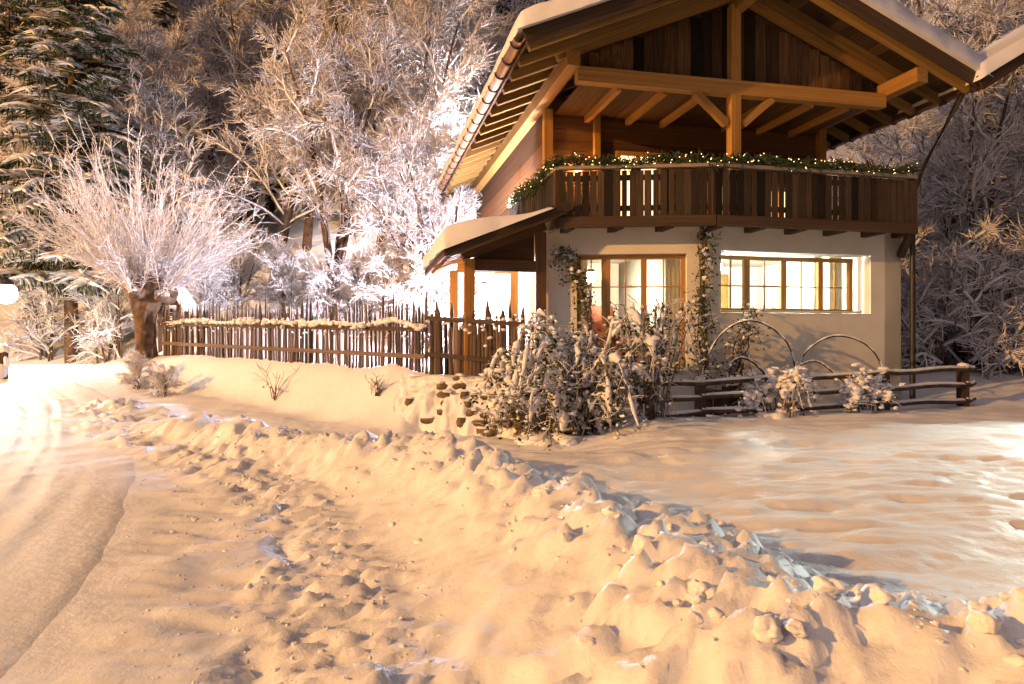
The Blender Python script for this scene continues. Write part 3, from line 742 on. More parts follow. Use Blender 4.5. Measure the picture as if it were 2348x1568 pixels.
# canopy roof joining on the right, resting on posts
cp = empty('side_canopy'); cp.parent = H; cp.location = (8.4, -0.2, 0)
def cpc(v): return Vector(v)-Vector((8.4, -0.2, 0))
cz = lambda x: 5.98+(x-3.95)*0.60
for k in range(9):
    y_ = -1.0+0.2*k
    beam('roof_board', cpc((4.02, y_, cz(4.02)+0.05)), cpc((8.9, y_, cz(8.9)+0.05)), 0.19, 0.03, M['board_wood'], cp)
beam('barge_board', cpc((4.02, -1.13, cz(4.02)+0.0)), cpc((8.9, -1.13, cz(8.9)+0.0)), 0.04, 0.26, M['dark_wood'], cp)
for y_ in (-0.9, -0.2, 0.55): beam('rafter', cpc((4.1, y_, cz(4.1)-0.06)), cpc((8.9, y_, cz(8.9)-0.06)), 0.11, 0.16, M['dark_wood'], cp)
for y_ in (-0.7, 0.5): beam('post', cpc((8.4, y_, -0.2)), cpc((8.4, y_, cz(8.4)-0.14)), 0.2, 0.2, M['dark_wood'], cp, (1, 0, 0))
snow_slab('snow_cover', 3.97, 8.95, -1.2, 0.75, lambda x, y: cz(x)+0.075, 0.26, 60, 30, cp, (8.4, -0.2, 0), 0.03, 12)

# fir garland with fairy lights on the rail -----------------------------
def garland(path, name, label, sag=0.05, width=0.13, hang=None, step=0.02):
    path = [Vector(p) for p in path]
    seg = [(b-a).length for a, b in zip(path[:-1], path[1:])]; L = sum(seg)
    def at(s):
        for (a, b), l in zip(zip(path[:-1], path[1:]), seg):
            if s <= l: return a+(b-a)*(s/l)
            s -= l
        return path[-1]
    r = np.random.default_rng(hash(len(path)) % 1000+int(L*10)); e = empty(name, path[0]); base = np.array(path[0])
    strands = []; bulbs = []
    s = 0.0
    while s < L:
        p = np.array(at(s)); sw = width*(0.7+0.6*vnoise(np.array([s*1.8]), np.array([0.3]), 5)[0])
        z = p[2]+0.035*math.sin(s*4.1)+0.02*math.sin(s*9)
        for _ in range(9):
            d = r.normal(size=3); d[2] = d[2]*0.8; d /= np.linalg.norm(d); q = np.array([p[0], p[1], z])+r.normal(size=3)*0.03
            ln = sw*r.uniform(0.6, 1.3); strands.append((np.array([q, q+d*ln*0.6, q+d*ln+[0, 0, -0.02]])-base, np.array([0.012, 0.010, 0.003])))
        if r.random() < 0.55:
            d = r.normal(size=3); d /= np.linalg.norm(d); d[1] = -abs(d[1]); bulbs.append(np.array([p[0], p[1], z+0.02])+d*sw*0.75-base)
        s += step*1.6
    m3 = MB(); tubes(m3, strands, 3); m3.build('greenery', M['garland'], e)
    m3 = MB(); bb = np.array(bulbs); lumps(m3, bb, np.full(len(bb), 0.009), 1, 0.0, 1, r); o = m3.build('fairy_lights', M['warm_bulb'], e); o['kind'] = 'stuff'
    tag(e, label, 'garland'); return e
zg = ZRail+0.10
garland([loc2w(BLft[0], BLft[1], zg), loc2w(BK[0], BK[1], zg), loc2w(BRt[0]+0.03, BRt[1], zg)], 'fir_garland', 'green fir garland with tiny warm lights along the front balcony rail')
garland([loc2w(BLft[0]-0.05, BLft[1]+0.02, zg), loc2w(-3.33, 1.4, zg-0.12), loc2w(-3.36, 3.2, zg-0.05)], 'fir_garland', 'fir garland on the side rail of the balcony above the porch', width=0.16)

# lamps of the house ---------------------------------------------------
def lamp_mat(name, col, watts, rad): return mat_emit(name+'_glow', col, watts/(4*math.pi**2*rad**2))
def globe_lamp(name, label, loc, rad, glow, energy, col, bracket=None):
    e = empty(name, loc); V, T = ico(2); glow = lamp_mat(name, col, energy, rad)
    m3 = np_mesh('globe', V*rad, None, T, glow, True); g_ = link('globe', m3, e)
    mb3 = MB(); tubes(mb3, [(np.array([(0, 0, rad*0.7), (0, 0, rad*1.25)]), np.array([rad*0.8, rad*0.5]))], 10)
    if bracket is not None: tubes(mb3, [(np.array([(0, 0, rad*1.2), (bracket[0]*0.6, bracket[1]*0.6, rad*1.6), (bracket[0], bracket[1], rad*1.1)]), np.full(3, 0.018))], 6)
    mb3.build('holder', M['metal_dark'], e)
    tag(e, label, 'lamp'); return e
GLOW = {}
b_ = Vector((0.40*CT, 0.40*ST, 0))
globe_lamp('wall_lamp', 'white globe lamp on the side wall behind the porch', loc2w(-3.74, 4.6, 2.75), 0.12, None, 8500, (0.93, 0.86, 1.0), (0.40*CT, 0.40*ST))
globe_lamp('balcony_lamp', 'small warm lamp glowing on the timber wall above the balcony', loc2w(-2.42, 1.66, 4.86), 0.07, None, 80, (1.0, 0.42, 0.11), (-0.14*ST, 0.14*CT))
globe_lamp('ceiling_lamp', 'round lamp hanging in the parlour behind the tall window', loc2w(-1.9, 2.4, 2.85), 0.12, None, 430, (1.0, 0.80, 0.56), None)
globe_lamp('ceiling_lamp', 'cold white lamp hanging in the kitchen behind the wide window', loc2w(0.35, 1.3, 2.98), 0.10, None, 800, (0.80, 1.0, 0.93), None)
globe_lamp('ceiling_lamp', 'warm lamp hanging in the kitchen beside the wooden cupboard', loc2w(2.2, 2.0, 2.95), 0.10, None, 340, (1.0, 0.82, 0.58), None)
globe_lamp('porch_lamp', 'warm lamp under the porch roof beside the door posts', loc2w(-3.75, 1.55, 3.05), 0.06, None, 110, (1.0, 0.55, 0.18), None)

globe_lamp('balcony_lamp', 'warm orange lamp on the side wall under the eave above the porch', loc2w(-3.16, 4.3, 4.75), 0.06, None, 260, (1.0, 0.45, 0.12), (0.15*CT, 0.15*ST))
# things seen through the panes
e = empty('armchair', loc2w(-1.75, 1.75, 1.0), TH+0.3); mb3 = MB(); mb3.box((0, 0, 0.24), (0.7, 0.65, 0.30)); mb3.build('seat', M['red_fabric'], e)
mb3 = MB(); mb3.box((0, 0.34, 0.75), (0.7, 0.16, 0.95), Matrix.Rotation(R(-8), 3, 'X')); mb3.build('backrest', M['red_fabric'], e)
for sx in (-1, 1):
    mb3 = MB(); mb3.box((sx*0.41, 0, 0.36), (0.14, 0.7, 0.52)); mb3.build('armrest', M['red_fabric'], e)
tag(e, 'red armchair inside the parlour behind the tall window', 'armchair')
e = empty('cupboard', loc2w(1.55, 3.9, 1.0), TH); mb3 = MB(); mb3.box((0, 0, 1.05), (0.8, 0.5, 2.1)); mb3.build('carcass', M['frame_wood'], e)
for sx in (-1, 1):
    mb3 = MB(); mb3.box((sx*0.195, -0.262, 1.05), (0.37, 0.02, 1.9)); d_ = mb3.build('door', M['beam_wood'], e)
    mb3 = MB(); mb3.box((sx*0.05, -0.285, 1.1), (0.02, 0.025, 0.12)); mb3.build('handle', M['metal_dark'], d_)
tag(e, 'tall wooden cupboard inside the kitchen behind the wide window', 'cupboard')
def curtain(name, P0, P1, s0, s1, z0, z1, depth, label):
    P0 = np.array(P0); P1 = np.array(P1); d = (P1-P0)/np.hypot(*(P1-P0)); n = np.array([-d[1], d[0]])
    ss = np.linspace(s0, s1, 40); off = depth+0.025*np.sin(np.linspace(0, (s1-s0)*70, 40))
    rows = []
    for z in (z0, z1):
        for dd in (0, 0.006):
            q = P0[None]+d[None]*ss[:, None]+n[None]*(off+dd)[:, None]
            rows.append(np.array([list(loc2w(a, b, z)) for a, b in q]))
    mb3 = MB(); V = np.concatenate(rows); qs = []
    for a, b in ((0, 80), (40, 120)):
        for k in range(39): qs.append([a+k, a+k+1, b+k+1, b+k])
    c = V.mean(0); c[2] = z0
    mb3.add(V-c, qs); o = mb3.build(name, M['curtain'], None, True); o.location = c; tag(o, label, 'curtain')
curtain('curtain', PK, PR, rs[2]+0.05, rs[2]+0.20, WR[2]+0.02, WR[3]+0.04, 0.46, 'pale curtain beside the cupboard in the wide window')
curtain('curtain', PK, PR, wr2[1]-0.30, wr2[1]-0.02, WR[2]+0.02, WR[3]+0.04, 0.46, 'pale curtain at the outer end of the wide window')
curtain('curtain', PL, PK, sb_+0.42, WL[1]-0.02, WL[2]+0.05, WL[3]-0.02, 0.46, 'pale curtain hanging in the tall window near the climbing plant')
curtain('curtain', PL, PK, WL[0]+0.02, WL[0]+0.2, WL[2]+0.05, WL[3]-0.02, 0.46, 'pale curtain hanging in the tall window near the porch')
# ------------------------------------------------------------------ picket fence and gate
def picket_mesh(seed):
    r = np.random.default_rng(seed); n = 5; a = np.sort(r.uniform(0, 6.283, n)+np.arange(n)*0.0); a = np.arange(n)*2*math.pi/n+r.uniform(-0.25, 0.25, n)
    rad = r.uniform(0.75, 1.2, n); V = []
    for z, s in ((0, 1.0), (0.5, 0.95), (0.86, 0.80), (1.0, 0.10)):
        for k in range(n): V.append((z, math.cos(a[k])*rad[k]*s+0.25*z*(seed % 3-1), math.sin(a[k])*rad[k]*s))
    Q = [[b*n+k, b*n+(k+1) % n, (b+1)*n+(k+1) % n, (b+1)*n+k] for b in range(3) for k in range(n)]
    return np_mesh('picket', V, Q, None, M['picket'])
PM = [picket_mesh(k) for k in range(6)]
def pickets(name, label, P0, P1, spacing, hmin, hmax, rw, ztop_rail, cat):
    P0 = np.array(P0); P1 = np.array(P1); L = np.hypot(*(P1-P0)); d = (P1-P0)/L; nrm = np.array([d[1], -d[0]])
    e = empty(name, (P0[0], P0[1], gz(*P0))); base = np.array(e.location)
    n = int(L/spacing)
    for k in range(n):
        q = P0+d*(spacing*(k+0.5)+random.uniform(-0.03, 0.03))+nrm*random.uniform(-0.025, 0.025)
        z0 = gz(*q)-0.15; h = random.uniform(hmin, hmax)
        if random.random() < 0.12: h += random.uniform(0.08, 0.22)
        o = link('picket', PM[k % 6], e, np.array([q[0], q[1], z0])-base, (random.uniform(-0.05, 0.05), -math.pi/2+random.uniform(-0.045, 0.045), random.uniform(0, 6)), (h+0.15, rw*random.uniform(0.8, 1.25), rw*random.uniform(0.7, 1.1)))
    for zz in ztop_rail:
        a = np.array([*(P0-nrm*0.05), gz(*P0)+zz])-base; b = np.array([*(P1-nrm*0.05), gz(*P1)+zz])-base
        beam('rail', a, b, 0.06, 0.08, M['picket'], e)
    # snow caught along the upper rail
    nn = int(L/0.03); s = rng.uniform(0, L, nn); amp = fbm(s*1.1, s*0+2.0, 3, 91)
    q = P0[None]+d[None]*s[:, None]+nrm[None]*rng.normal(0, 0.055, nn)[:, None]
    zb = ground_height(q[:, 0], q[:, 1])
    return e, base, s, q, zb, amp, nn
PA, PB, PC = (0.2, 11.05), (-1.5, 12.12), (-8.95, 17.45)
e, base, s, q, zb, amp, nn = pickets('picket_fence', 'long weathered picket fence with snow along its rail above the snowy slope', PB, PC, 0.080, 1.02, 1.36, 0.031, (0.78, 0.30), 'fence')
mb = MB(); hh = 0.80+0.04*amp; sz = 0.022+0.030*np.clip(amp+0.4, 0, 1)
lumps(mb, np.stack([q[:, 0], q[:, 1], zb+hh+rng.uniform(-0.02, 0.04, nn)], -1)-base, np.stack([sz*1.8, sz*1.3, sz*0.9], -1), 2, 0.3)
extra = rng.random(nn) < 0.35
lumps(mb, np.stack([q[extra, 0], q[extra, 1]-0.03, zb[extra]+hh[extra]-rng.uniform(0.05, 0.25, extra.sum())], -1)-base, np.full(extra.sum(), 0.022), 1, 0.3)
L_ = math.dist(PB, PC); n_ = 160; t_ = np.linspace(0, 1, n_); fx = PB[0]+(PC[0]-PB[0])*t_; fy = PB[1]+(PC[1]-PB[1])*t_; fz = ground_height(fx, fy)
rad_ = 0.055+0.030*fbm(t_*L_*1.6, t_*0+1.5, 4, 93)
tubes(mb, [(np.stack([fx, fy-0.01+0.03*fbm(t_*L_*2, t_*0+8, 3, 95), fz+0.80+0.03*fbm(t_*L_*1.1, t_*0+2.0, 3, 91)], -1)-base, rad_)], 9)
o = mb.build('snow', M['snow_fine'], e, True); o['kind'] = 'stuff'
tag(e, cat='fence')
e, base, s, q, zb, amp, nn = pickets('picket_fence', '', PA, PB, 0.078, 1.00, 1.32, 0.052, (0.98, 0.35), 'fence')
mb = MB(); sel = rng.random(nn) < 0.7; lumps(mb, np.stack([q[sel, 0]*0.98+0.0, q[sel, 1]-0.02, zb[sel]+1.03], -1)-base, np.stack([np.full(sel.sum(), 0.05), np.full(sel.sum(), 0.05), np.full(sel.sum(), 0.028)], -1), 1, 0.25)
o = mb.build('snow', M['snow_fine'], e, True); o['kind'] = 'stuff'
tag(e, 'taller dark picket fence on the stone wall in front of the porch', 'fence')
for o in COL.objects:
    if o.name == 'picket_fence': tag(o, 'long weathered picket fence with snow along its rail above the snowy slope', 'fence')

# ------------------------------------------------------------------ half-buried stone wall
SW0, SW1 = np.array((1.0, 10.62)), np.array((-1.62, 11.80))
Lw = np.hypot(*(SW1-SW0)); dw = (SW1-SW0)/Lw; nw = np.array([-dw[1], dw[0]])      # towards the camera
if nw[1] > 0: nw = -nw
c0 = (SW0+SW1)/2; sw = empty('stone_wall', (c0[0], c0[1], 0.0)); base = np.array(sw.location)
tag(sw, 'low dry stone wall half buried in snow below the picket fence', 'wall')
# snow clinging to the face, lumpy
ns, nz = 150, 60; S, T = np.meshgrid(np.linspace(-0.2, Lw+0.3, ns), np.linspace(0, 1, nz))
zt = 0.93+0.03*fbm(S*1.7, S*0+4, 3, 5)
out = 0.085+0.28*(1-T)**2.2+0.13*fbm(S*4.2, T*4.6, 4, 15)-0.10*sstep(1.5, 0.3, S)*sstep(0.25, 0.5, T)*sstep(1.0, 0.9, T)+0.05*sstep(0.8, 1.0, T)
back = sstep(0.93, 1.0, T)*0.45
XX = SW0[0]+dw[0]*S+nw[0]*(out-back); YY = SW0[1]+dw[1]*S+nw[1]*(out-back); ZZ = -0.10+(zt+0.10)*np.sqrt(np.clip(1-(1-T)**1.6, 0, 1))
idx = np.arange(ns*nz).reshape(nz, ns); Q = np.stack([idx[:-1, :-1], idx[1:, :-1], idx[1:, 1:], idx[:-1, 1:]], -1).reshape(-1, 4)
link('snow_face', np_mesh('snow_face', np.stack([XX, YY, ZZ], -1).reshape(-1, 3)-base, Q, None, M['snow_fine'], True), sw)
cv = []
for s_ in (-0.2, Lw*0.8):
    for z_ in (-0.1, 0.84):
        for o_ in (-0.25, 0.045): qq = SW0+dw*s_+nw*o_; cv.append((qq[0]-base[0], qq[1]-base[1], z_))
link('core', np_mesh('core', cv, [[0, 1, 3, 2], [4, 6, 7, 5], [0, 4, 5, 1], [2, 3, 7, 6], [0, 2, 6, 4], [1, 5, 7, 3]], None, M['stone']), sw)
SM = []
for k in range(8):
    V, T_ = chunk_shape(2, 500+k, 14); V = np.sign(V)*np.abs(V)**0.75/np.abs(V).max(0)**0.75; SM.append(np_mesh('stone', V, None, T_, M['stone_snowy'], True))
k = 0; ledge = []; lsz = []
for row in range(7):
    s = -0.1+0.14*(row % 2); zc = 0.07+0.138*row
    while s < Lw:
        wd = random.uniform(0.14, 0.40); z = zc+random.uniform(-0.012, 0.012)
        keep = 1.0-0.85*(max(s, 0)/Lw)**1.2-(0.35 if row == 0 else 0)+0.25*float(fbm(np.array([s*1.6]), np.array([row*0.7]), 2, 8)[0])
        tt = min(0.98, (z+0.1)/1.03); oo = 0.10+0.28*((1-tt**2)**(1/1.6))**2.2
        if random.random() < keep:
            p = SW0+dw*(s+wd/2)+nw*(oo-0.085+random.uniform(-0.03, 0.03))
            link('stone', SM[k % 8], sw, np.array([p[0], p[1], z])-base, (random.uniform(-0.06, 0.06), random.uniform(-0.08, 0.08), math.atan2(dw[1], dw[0])+random.uniform(-0.12, 0.12)), (wd*0.56, 0.15, random.uniform(0.078, 0.098)))
            k += 1
            for _ in range(random.choice((0, 0, 1))):
                q = SW0+dw*(s+wd*random.random())+nw*(oo+0.05); ledge.append((q[0]-base[0], q[1]-base[1], z+0.062)); h_ = random.uniform(0.03, 0.075); lsz.append((h_*1.4, h_*0.9, h_*0.5))
        s += wd+0.005
mb = MB(); lumps(mb, ledge, lsz, 2, 0.3); o = mb.build('ledge_snow', M['snow_fine'], sw, True); o['kind'] = 'stuff'
# dry weeds poking out of the slope
def weed(name, at, h, n, label, seed, spread=0.5):
    r = np.random.default_rng(seed); e = empty(name, (at[0], at[1], gz(*at)-0.02)); P = []
    for _ in range(n):
        a = r.uniform(0, 6.283); l = h*r.uniform(0.5, 1.1); t = np.linspace(0, 1, 4); k = r.uniform(0.2, 1)*spread
        p = np.stack([np.cos(a)*k*t**1.4*l, np.sin(a)*k*t**1.4*l, l*(t-0.25*t*t)], -1)+np.array([*r.normal(0, 0.05, 2), 0]); P.append((p, np.linspace(0.010, 0.004, 4)))
        for _ in range(3):
            b = p[r.integers(1, 4)]; dd = r.normal(size=3); dd /= np.linalg.norm(dd); dd[2] = abs(dd[2]); P.append((np.array([b, b+dd*l*0.18, b+dd*l*0.3]), np.array([0.006, 0.005, 0.003])))
    m3 = MB(); tubes(m3, P, 3); o = m3.build('stems', M['bark'], e)
    C_ = np.array([p[-1] for p, _ in P[::4]]); m3 = MB(); lumps(m3, C_*np.array([0.6, 0.6, 0.5]), np.full(len(C_), 0.03), 1, 0.3); o = m3.build('snow', M['snow_fine'], e, True); o['kind'] = 'stuff'
    tag(e, label, 'weeds'); return e
def on_slope(pxx, pyy, D0):
    D = D0
    for _ in range(30):
        P = px(pxx, pyy, D); err = gz(P.x, P.y)-P.z; D -= err*1.2
        D = min(max(D, 9), 19)
    return (P.x, P.y)
weed('dry_weeds', on_slope(630, 915, 14), 0.75, 7, 'dark dry weed with bent stalks on the snowy slope below the fence', 1, 0.9)
weed('dry_weeds', on_slope(865, 905, 13), 0.45, 16, 'clump of short dark weeds in the slope next to the stone wall', 2)
weed('dry_weeds', on_slope(375, 885, 16), 0.30, 10, 'small dark weeds at the end of the slope beside the pollarded tree', 3)

# ------------------------------------------------------------------ three-rail garden fence on the right
FP = [px(1357, 1005, 10.3), px(1605, 968, 11.0), px(2025, 948, 11.7), px(2207, 934, 12.5)]
FT = [0.88, 0.88, 1.02, 1.06]
e = empty('rail_fence', (FP[1].x, FP[1].y, gz(FP[1].x, FP[1].y))); base = Vector(e.location)
tag(e, 'low three-rail wooden garden fence with snow on the rails before the house', 'fence')
for P, zt in zip(FP, FT):
    z0 = gz(P.x, P.y)
    o = beam('post', Vector((P.x, P.y, z0-0.2))-base, Vector((P.x, P.y, zt))-base, 0.16, 0.14, M['dark_wood'], e, (1, 0, 0))
    m3 = MB(); lumps(m3, [(P.x-base.x, P.y-base.y, zt-base.z+0.015)], [(0.10, 0.09, 0.05)], 2, 0.15); m3.build('snow_cap', M['snow_fine'], e, True)
ext = FP+[FP[3]+(FP[3]-FP[2])*0.12]; ext = [FP[0]-(FP[1]-FP[0])*0.25]+ext
zt2 = [0.88]+FT+[1.07]
for i in range(len(ext)-1):
    a, b = ext[i], ext[i+1]
    for k, fr in enumerate((0.93, 0.55, 0.16)):
        za = gz(a.x, a.y); zb_ = gz(b.x, b.y); n_ = 7; t = np.linspace(0, 1, n_)
        pts = np.stack([a.x+(b.x-a.x)*t, a.y+(b.y-a.y)*t-0.075+0.02*(i % 2), (za+(zt2[i]-za)*fr)*(1-t)+(zb_+(zt2[i+1]-zb_)*fr)*t+0.015*np.sin(t*7+i*3+k)], -1)
        m3 = MB(); tubes(m3, [(pts-np.array(base), np.full(n_, 0.042))], 6); m3.build('rail', M['fence_wood'], e)
        m3 = MB(); tubes(m3, [(pts-np.array(base)+np.array([0, 0, 0.036]), np.full(n_, 0.030)*np.array([0.6, 1, 0.9, 1.1, 0.9, 1, 0.6]))], 6); m3.build('snow', M['snow_fine'], e, True)
# dark boarded bed edge behind the fence
e = empty('garden_box', px(1690, 955, 11.55)); e.location.z = gz(e.location.x, e.location.y)
for k in range(9):
    beam('plank', Vector((-0.62+0.14*k, 0.02*math.sin(k*2), -0.1)), Vector((-0.62+0.14*k, 0.02*math.sin(k*2), 0.42+0.05*math.sin(k*5))), 0.03, 0.128, M['dark_wood'], e, (1, 0, 0))
tag(e, 'dark boarded garden box standing behind the rail fence', 'garden box')

# ------------------------------------------------------------------ garden plants
def arc3(p0, p1, p2, n):
    t = np.linspace(0, 1, n)[:, None]; return (1-t)**2*np.array(p0)+2*t*(1-t)*np.array(p1)+t*t*np.array(p2)
def leaves(mb, C, size, r):
    n = len(C); d = r.normal(size=(n, 3)); d /= np.linalg.norm(d, axis=1, keepdims=True); u_ = np.cross(d, r.normal(size=(n, 3))); u_ /= np.linalg.norm(u_, axis=1, keepdims=True)
    s = size*r.uniform(0.6, 1.4, n)[:, None]; a = C-d*s; b = C+u_*s*0.5; c = C+d*s; e_ = C-u_*s*0.5
    V = np.stack([a, b, c, e_], 1).reshape(-1, 3); mb.add(V, np.arange(n*4).reshape(n, 4))
def snowy_bush(name, label, at, ncane, hmin, hmax, spread, seed, snow_n=7, snow_r=(0.045, 0.11), leafn=40, cat='bush', base_r=0.3, droop=0.9, xs=1.0):
    r = np.random.default_rng(seed); e = empty(name, (at[0], at[1], gz(*at)-0.03)); canes = []; sc_ = []; ss = []; lf = []; drape = []
    for _ in range(ncane):
        a = r.uniform(0, 6.283); h = r.uniform(hmin, hmax); k = spread*r.uniform(0.3, 1.0)
        b0 = np.array([math.cos(a)*base_r*r.random()*xs, math.sin(a)*base_r*r.random(), 0]); d = np.array([math.cos(a)*xs, math.sin(a)*0.75, 0])
        top = b0+d*k*0.70+np.array([0, 0, h*1.30]); end = b0+d*k*1.15+np.array([0, 0, max(0.05, h*(1-droop*r.uniform(0.45, 1.0)))])
        p = arc3(b0, top, end, 18)+np.cumsum(r.normal(0, 0.012, (18, 3)), 0); canes.append((p, np.linspace(0.016, 0.006, 18)))
        for _ in range(max(1, int(snow_n*0.33))):
            w0 = r.integers(3, 15); wn = min(r.integers(3, 5), 18-w0); tt_ = np.linspace(0, 1, wn) if wn > 2 else None
            if tt_ is None: continue
            rad_ = r.uniform(*snow_r)*r.uniform(0.6, 1.15)*(np.sin(np.pi*(0.08+0.84*tt_))**0.6)*(1+0.25*r.normal(size=wn).clip(-1, 1)); pp = p[w0:w0+wn]
            drape.append((pp+np.array([0, 0, 1])*rad_[:, None]*0.55+r.normal(0, 0.010, pp.shape), rad_))
        for _ in range(snow_n):
            i = r.integers(6, 18); q = p[i]+r.normal(0, 0.07, 3)+np.array([0, 0, 0.02]); s = r.uniform(*snow_r)*0.75
            sc_.append(q); ss.append((s*r.uniform(0.8, 2.1), s*r.uniform(0.6, 1.0), s*r.uniform(0.45, 1.0)))
        for _ in range(leafn): i = r.integers(5, 18); lf.append(p[i]+r.normal(0, 0.07, 3)-np.array([0, 0, 0.05]))
        for _ in range(14):
            i = r.integers(5, 17); dd = r.normal(size=3); dd /= np.linalg.norm(dd); l = r.uniform(0.12, 0.35); canes.append((np.array([p[i], p[i]+dd*l*0.5, p[i]+dd*l+[0, 0, -0.04]]), np.array([0.007, 0.006, 0.004])))
    for _ in range(int(ncane*0.7)):
        a = r.uniform(0, 6.283); q = r.uniform(0.2, 0.95); s = r.uniform(0.05, 0.13); sc_.append((math.cos(a)*q*spread*0.75*xs, math.sin(a)*q*spread*0.6, 0.03)); ss.append((s*2.2, s*1.9, s*1.1))
    m3 = MB(); tubes(m3, canes, 4); m3.build('stems', M['limb'], e)
    m3 = MB(); leaves(m3, np.array(lf), 0.035, r); o = m3.build('leaves', M['leaf'], e); o['kind'] = 'stuff'
    if sc_: m3 = MB(); lumps(m3, sc_, np.array(ss)*0.7, 2, 0.42, 10, r); tubes(m3, drape, 7); o = m3.build('snow', M['snow_fine'], e, True); o['kind'] = 'stuff'
    tag(e, label, cat); return e
P = px(1335, 1000, 10.25)
snowy_bush('snowy_bush', 'big drooping bush weighed down by thick snow in front of the tall window', (P.x, P.y), 54, 0.9, 2.5, 1.45, 11, 15, (0.020, 0.070), 60, xs=0.85)
P = px(1262, 985, 10.35)
snowy_bush('snowy_bush', 'rounded bush with hanging clumps of snow over the end of the stone wall', (P.x, P.y), 36, 0.7, 1.7, 0.85, 12, 14, (0.025, 0.080), 45)
P = px(1480, 985, 10.5)
snowy_bush('snowy_bush', 'thin twiggy bush with light snow between the first two fence posts', (P.x, P.y), 24, 0.9, 2.3, 0.8, 13, 2, (0.02, 0.045), 30, droop=0.6)
P = px(1790, 1000, 11.0)
snowy_bush('snowy_bush', 'snow-caked plant hanging over the middle of the rail fence', (P.x, P.y), 16, 0.55, 1.0, 0.34, 14, 18, (0.045, 0.10), 14, xs=1.2)
P = px(1965, 965, 11.4)
snowy_bush('snowy_bush', 'snow-caked plant slumped over the rail fence beside the third post', (P.x, P.y), 12, 0.45, 0.85, 0.30, 15, 17, (0.04, 0.095), 10)
def hoop(name, pts, D, rad, label):
    Pw = [np.array(px(a, b, D)) for a, b in pts]; t = np.linspace(0, 1, len(Pw)); u = np.linspace(0, 1, 30)
    Pw = np.array(Pw); out = np.zeros((30, 3))
    # Catmull-Rom through the points
    Pe = np.vstack([2*Pw[0]-Pw[1], Pw, 2*Pw[-1]-Pw[-2]]); n = len(Pw)-1
    for j, uu in enumerate(u):
        k = min(int(uu*n), n-1); f = uu*n-k; p0, p1, p2, p3 = Pe[k:k+4]
        out[j] = 0.5*((2*p1)+(-p0+p2)*f+(2*p0-5*p1+4*p2-p3)*f*f+(-p0+3*p1-3*p2+p3)*f**3)
    c = out[0].copy(); e = empty(name, c); m3 = MB(); tubes(m3, [(out-c, np.full(30, rad))], 6); m3.build('cane', M['dark_wood'], e)
    m3 = MB(); tubes(m3, [(out-c+np.array([0, 0, rad*0.9]), rad*(0.9+0.35*np.sin(np.arange(30)*1.9)))], 6); m3.build('snow', M['snow_fine'], e, True)
    tag(e, label, 'arch')
hoop('garden_arch', [(1603, 955), (1612, 850), (1650, 770), (1715, 735), (1780, 760), (1818, 820), (1828, 950)], 11.5, 0.015, 'tall bent arch topped with snow under the wide window behind the second post')
hoop('garden_arch', [(1830, 950), (1836, 830), (1875, 785), (1925, 770), (1985, 790), (2020, 840), (2032, 940)], 11.75, 0.015, 'wide snow-topped arch beside the third fence post')
hoop('garden_arch', [(1662, 960), (1672, 850), (1692, 822), (1722, 828), (1752, 856), (1780, 890)], 11.2, 0.018, 'small snowy hooked cane leaning to the plant on the fence')
hoop('garden_arch', [(1835, 836), (1870, 828), (1905, 850), (1945, 885)], 11.45, 0.014, 'thin snowy cane bending towards the slumped plant')
def climber(name, label, path, n, seed, side=0.18, leafn=14, snow=0.5, snow_r=(0.025, 0.055)):
    r = np.random.default_rng(seed); path = np.array([list(p) for p in path]); c = path[0].copy(); path = path-c
    u = np.linspace(0, len(path)-1, 40); P = np.stack([np.interp(u, np.arange(len(path)), path[:, k]) for k in range(3)], -1)
    st = []; lf = []; sn = []; sr = []
    for _ in range(4): st.append((P+np.cumsum(r.normal(0, 0.012, (40, 3)), 0)*np.array([1, 0.4, 0.5]), np.linspace(0.022, 0.008, 40)))
    for _ in range(n):
        p = P[r.integers(2, 40)]+r.normal(0, 0.03, 3); d = r.normal(size=3)*np.array([1, 0.5, 0.7]); d /= np.linalg.norm(d); l = side*r.uniform(0.5, 1.8)
        q = np.array([p, p+d*l*0.5+[0, 0, 0.02], p+d*l+[0, 0, -0.03]]); st.append((q, np.array([0.008, 0.006, 0.004])))
        for _ in range(leafn): lf.append(q[r.integers(0, 3)]+r.normal(0, 0.05, 3))
        if r.random() < snow: sn.append(q[1]+[0, 0, 0.015]); s = r.uniform(*snow_r); sr.append((s*1.2, s, s*0.7))
    e = empty(name, c); a4 = [x for x in st if len(x[0]) > 3]; m3 = MB(); tubes(m3, a4, 5); tubes(m3, [x for x in st if len(x[0]) == 3], 3); m3.build('stems', M['bark'], e)
    m3 = MB(); leaves(m3, np.array(lf), 0.03, r); o = m3.build('leaves', M['leaf'], e); o['kind'] = 'stuff'
    if sn: m3 = MB(); lumps(m3, sn, sr, 2, 0.3, 6, r); o = m3.build('snow', M['snow_fine'], e, True); o['kind'] = 'stuff'
    tag(e, label, 'climber')
K = loc2w(PK[0], PK[1]-0.10)
climber('climbing_plant', 'tall snowy climber growing up the house corner between the two windows', [(K.x, K.y, gz(K.x, K.y)), (K.x+0.02, K.y, 1.2), (K.x-0.03, K.y, 2.2), (K.x+0.03, K.y, 3.45)], 110, 21, 0.16, 12, 0.6)
a = w2loc((0.6, 12.1)); Lp = [loc2w(-2.55, 0.42, 1.0), loc2w(-2.62, 0.46, 1.9), loc2w(-2.75, 0.52, 2.5), loc2w(-3.05, 0.62, 3.05)]
climber('climbing_plant', 'dark green climber leaning beside the tall window towards the porch', Lp, 80, 22, 0.14, 16, 0.3)
P = px(1690, 945, 11.75)
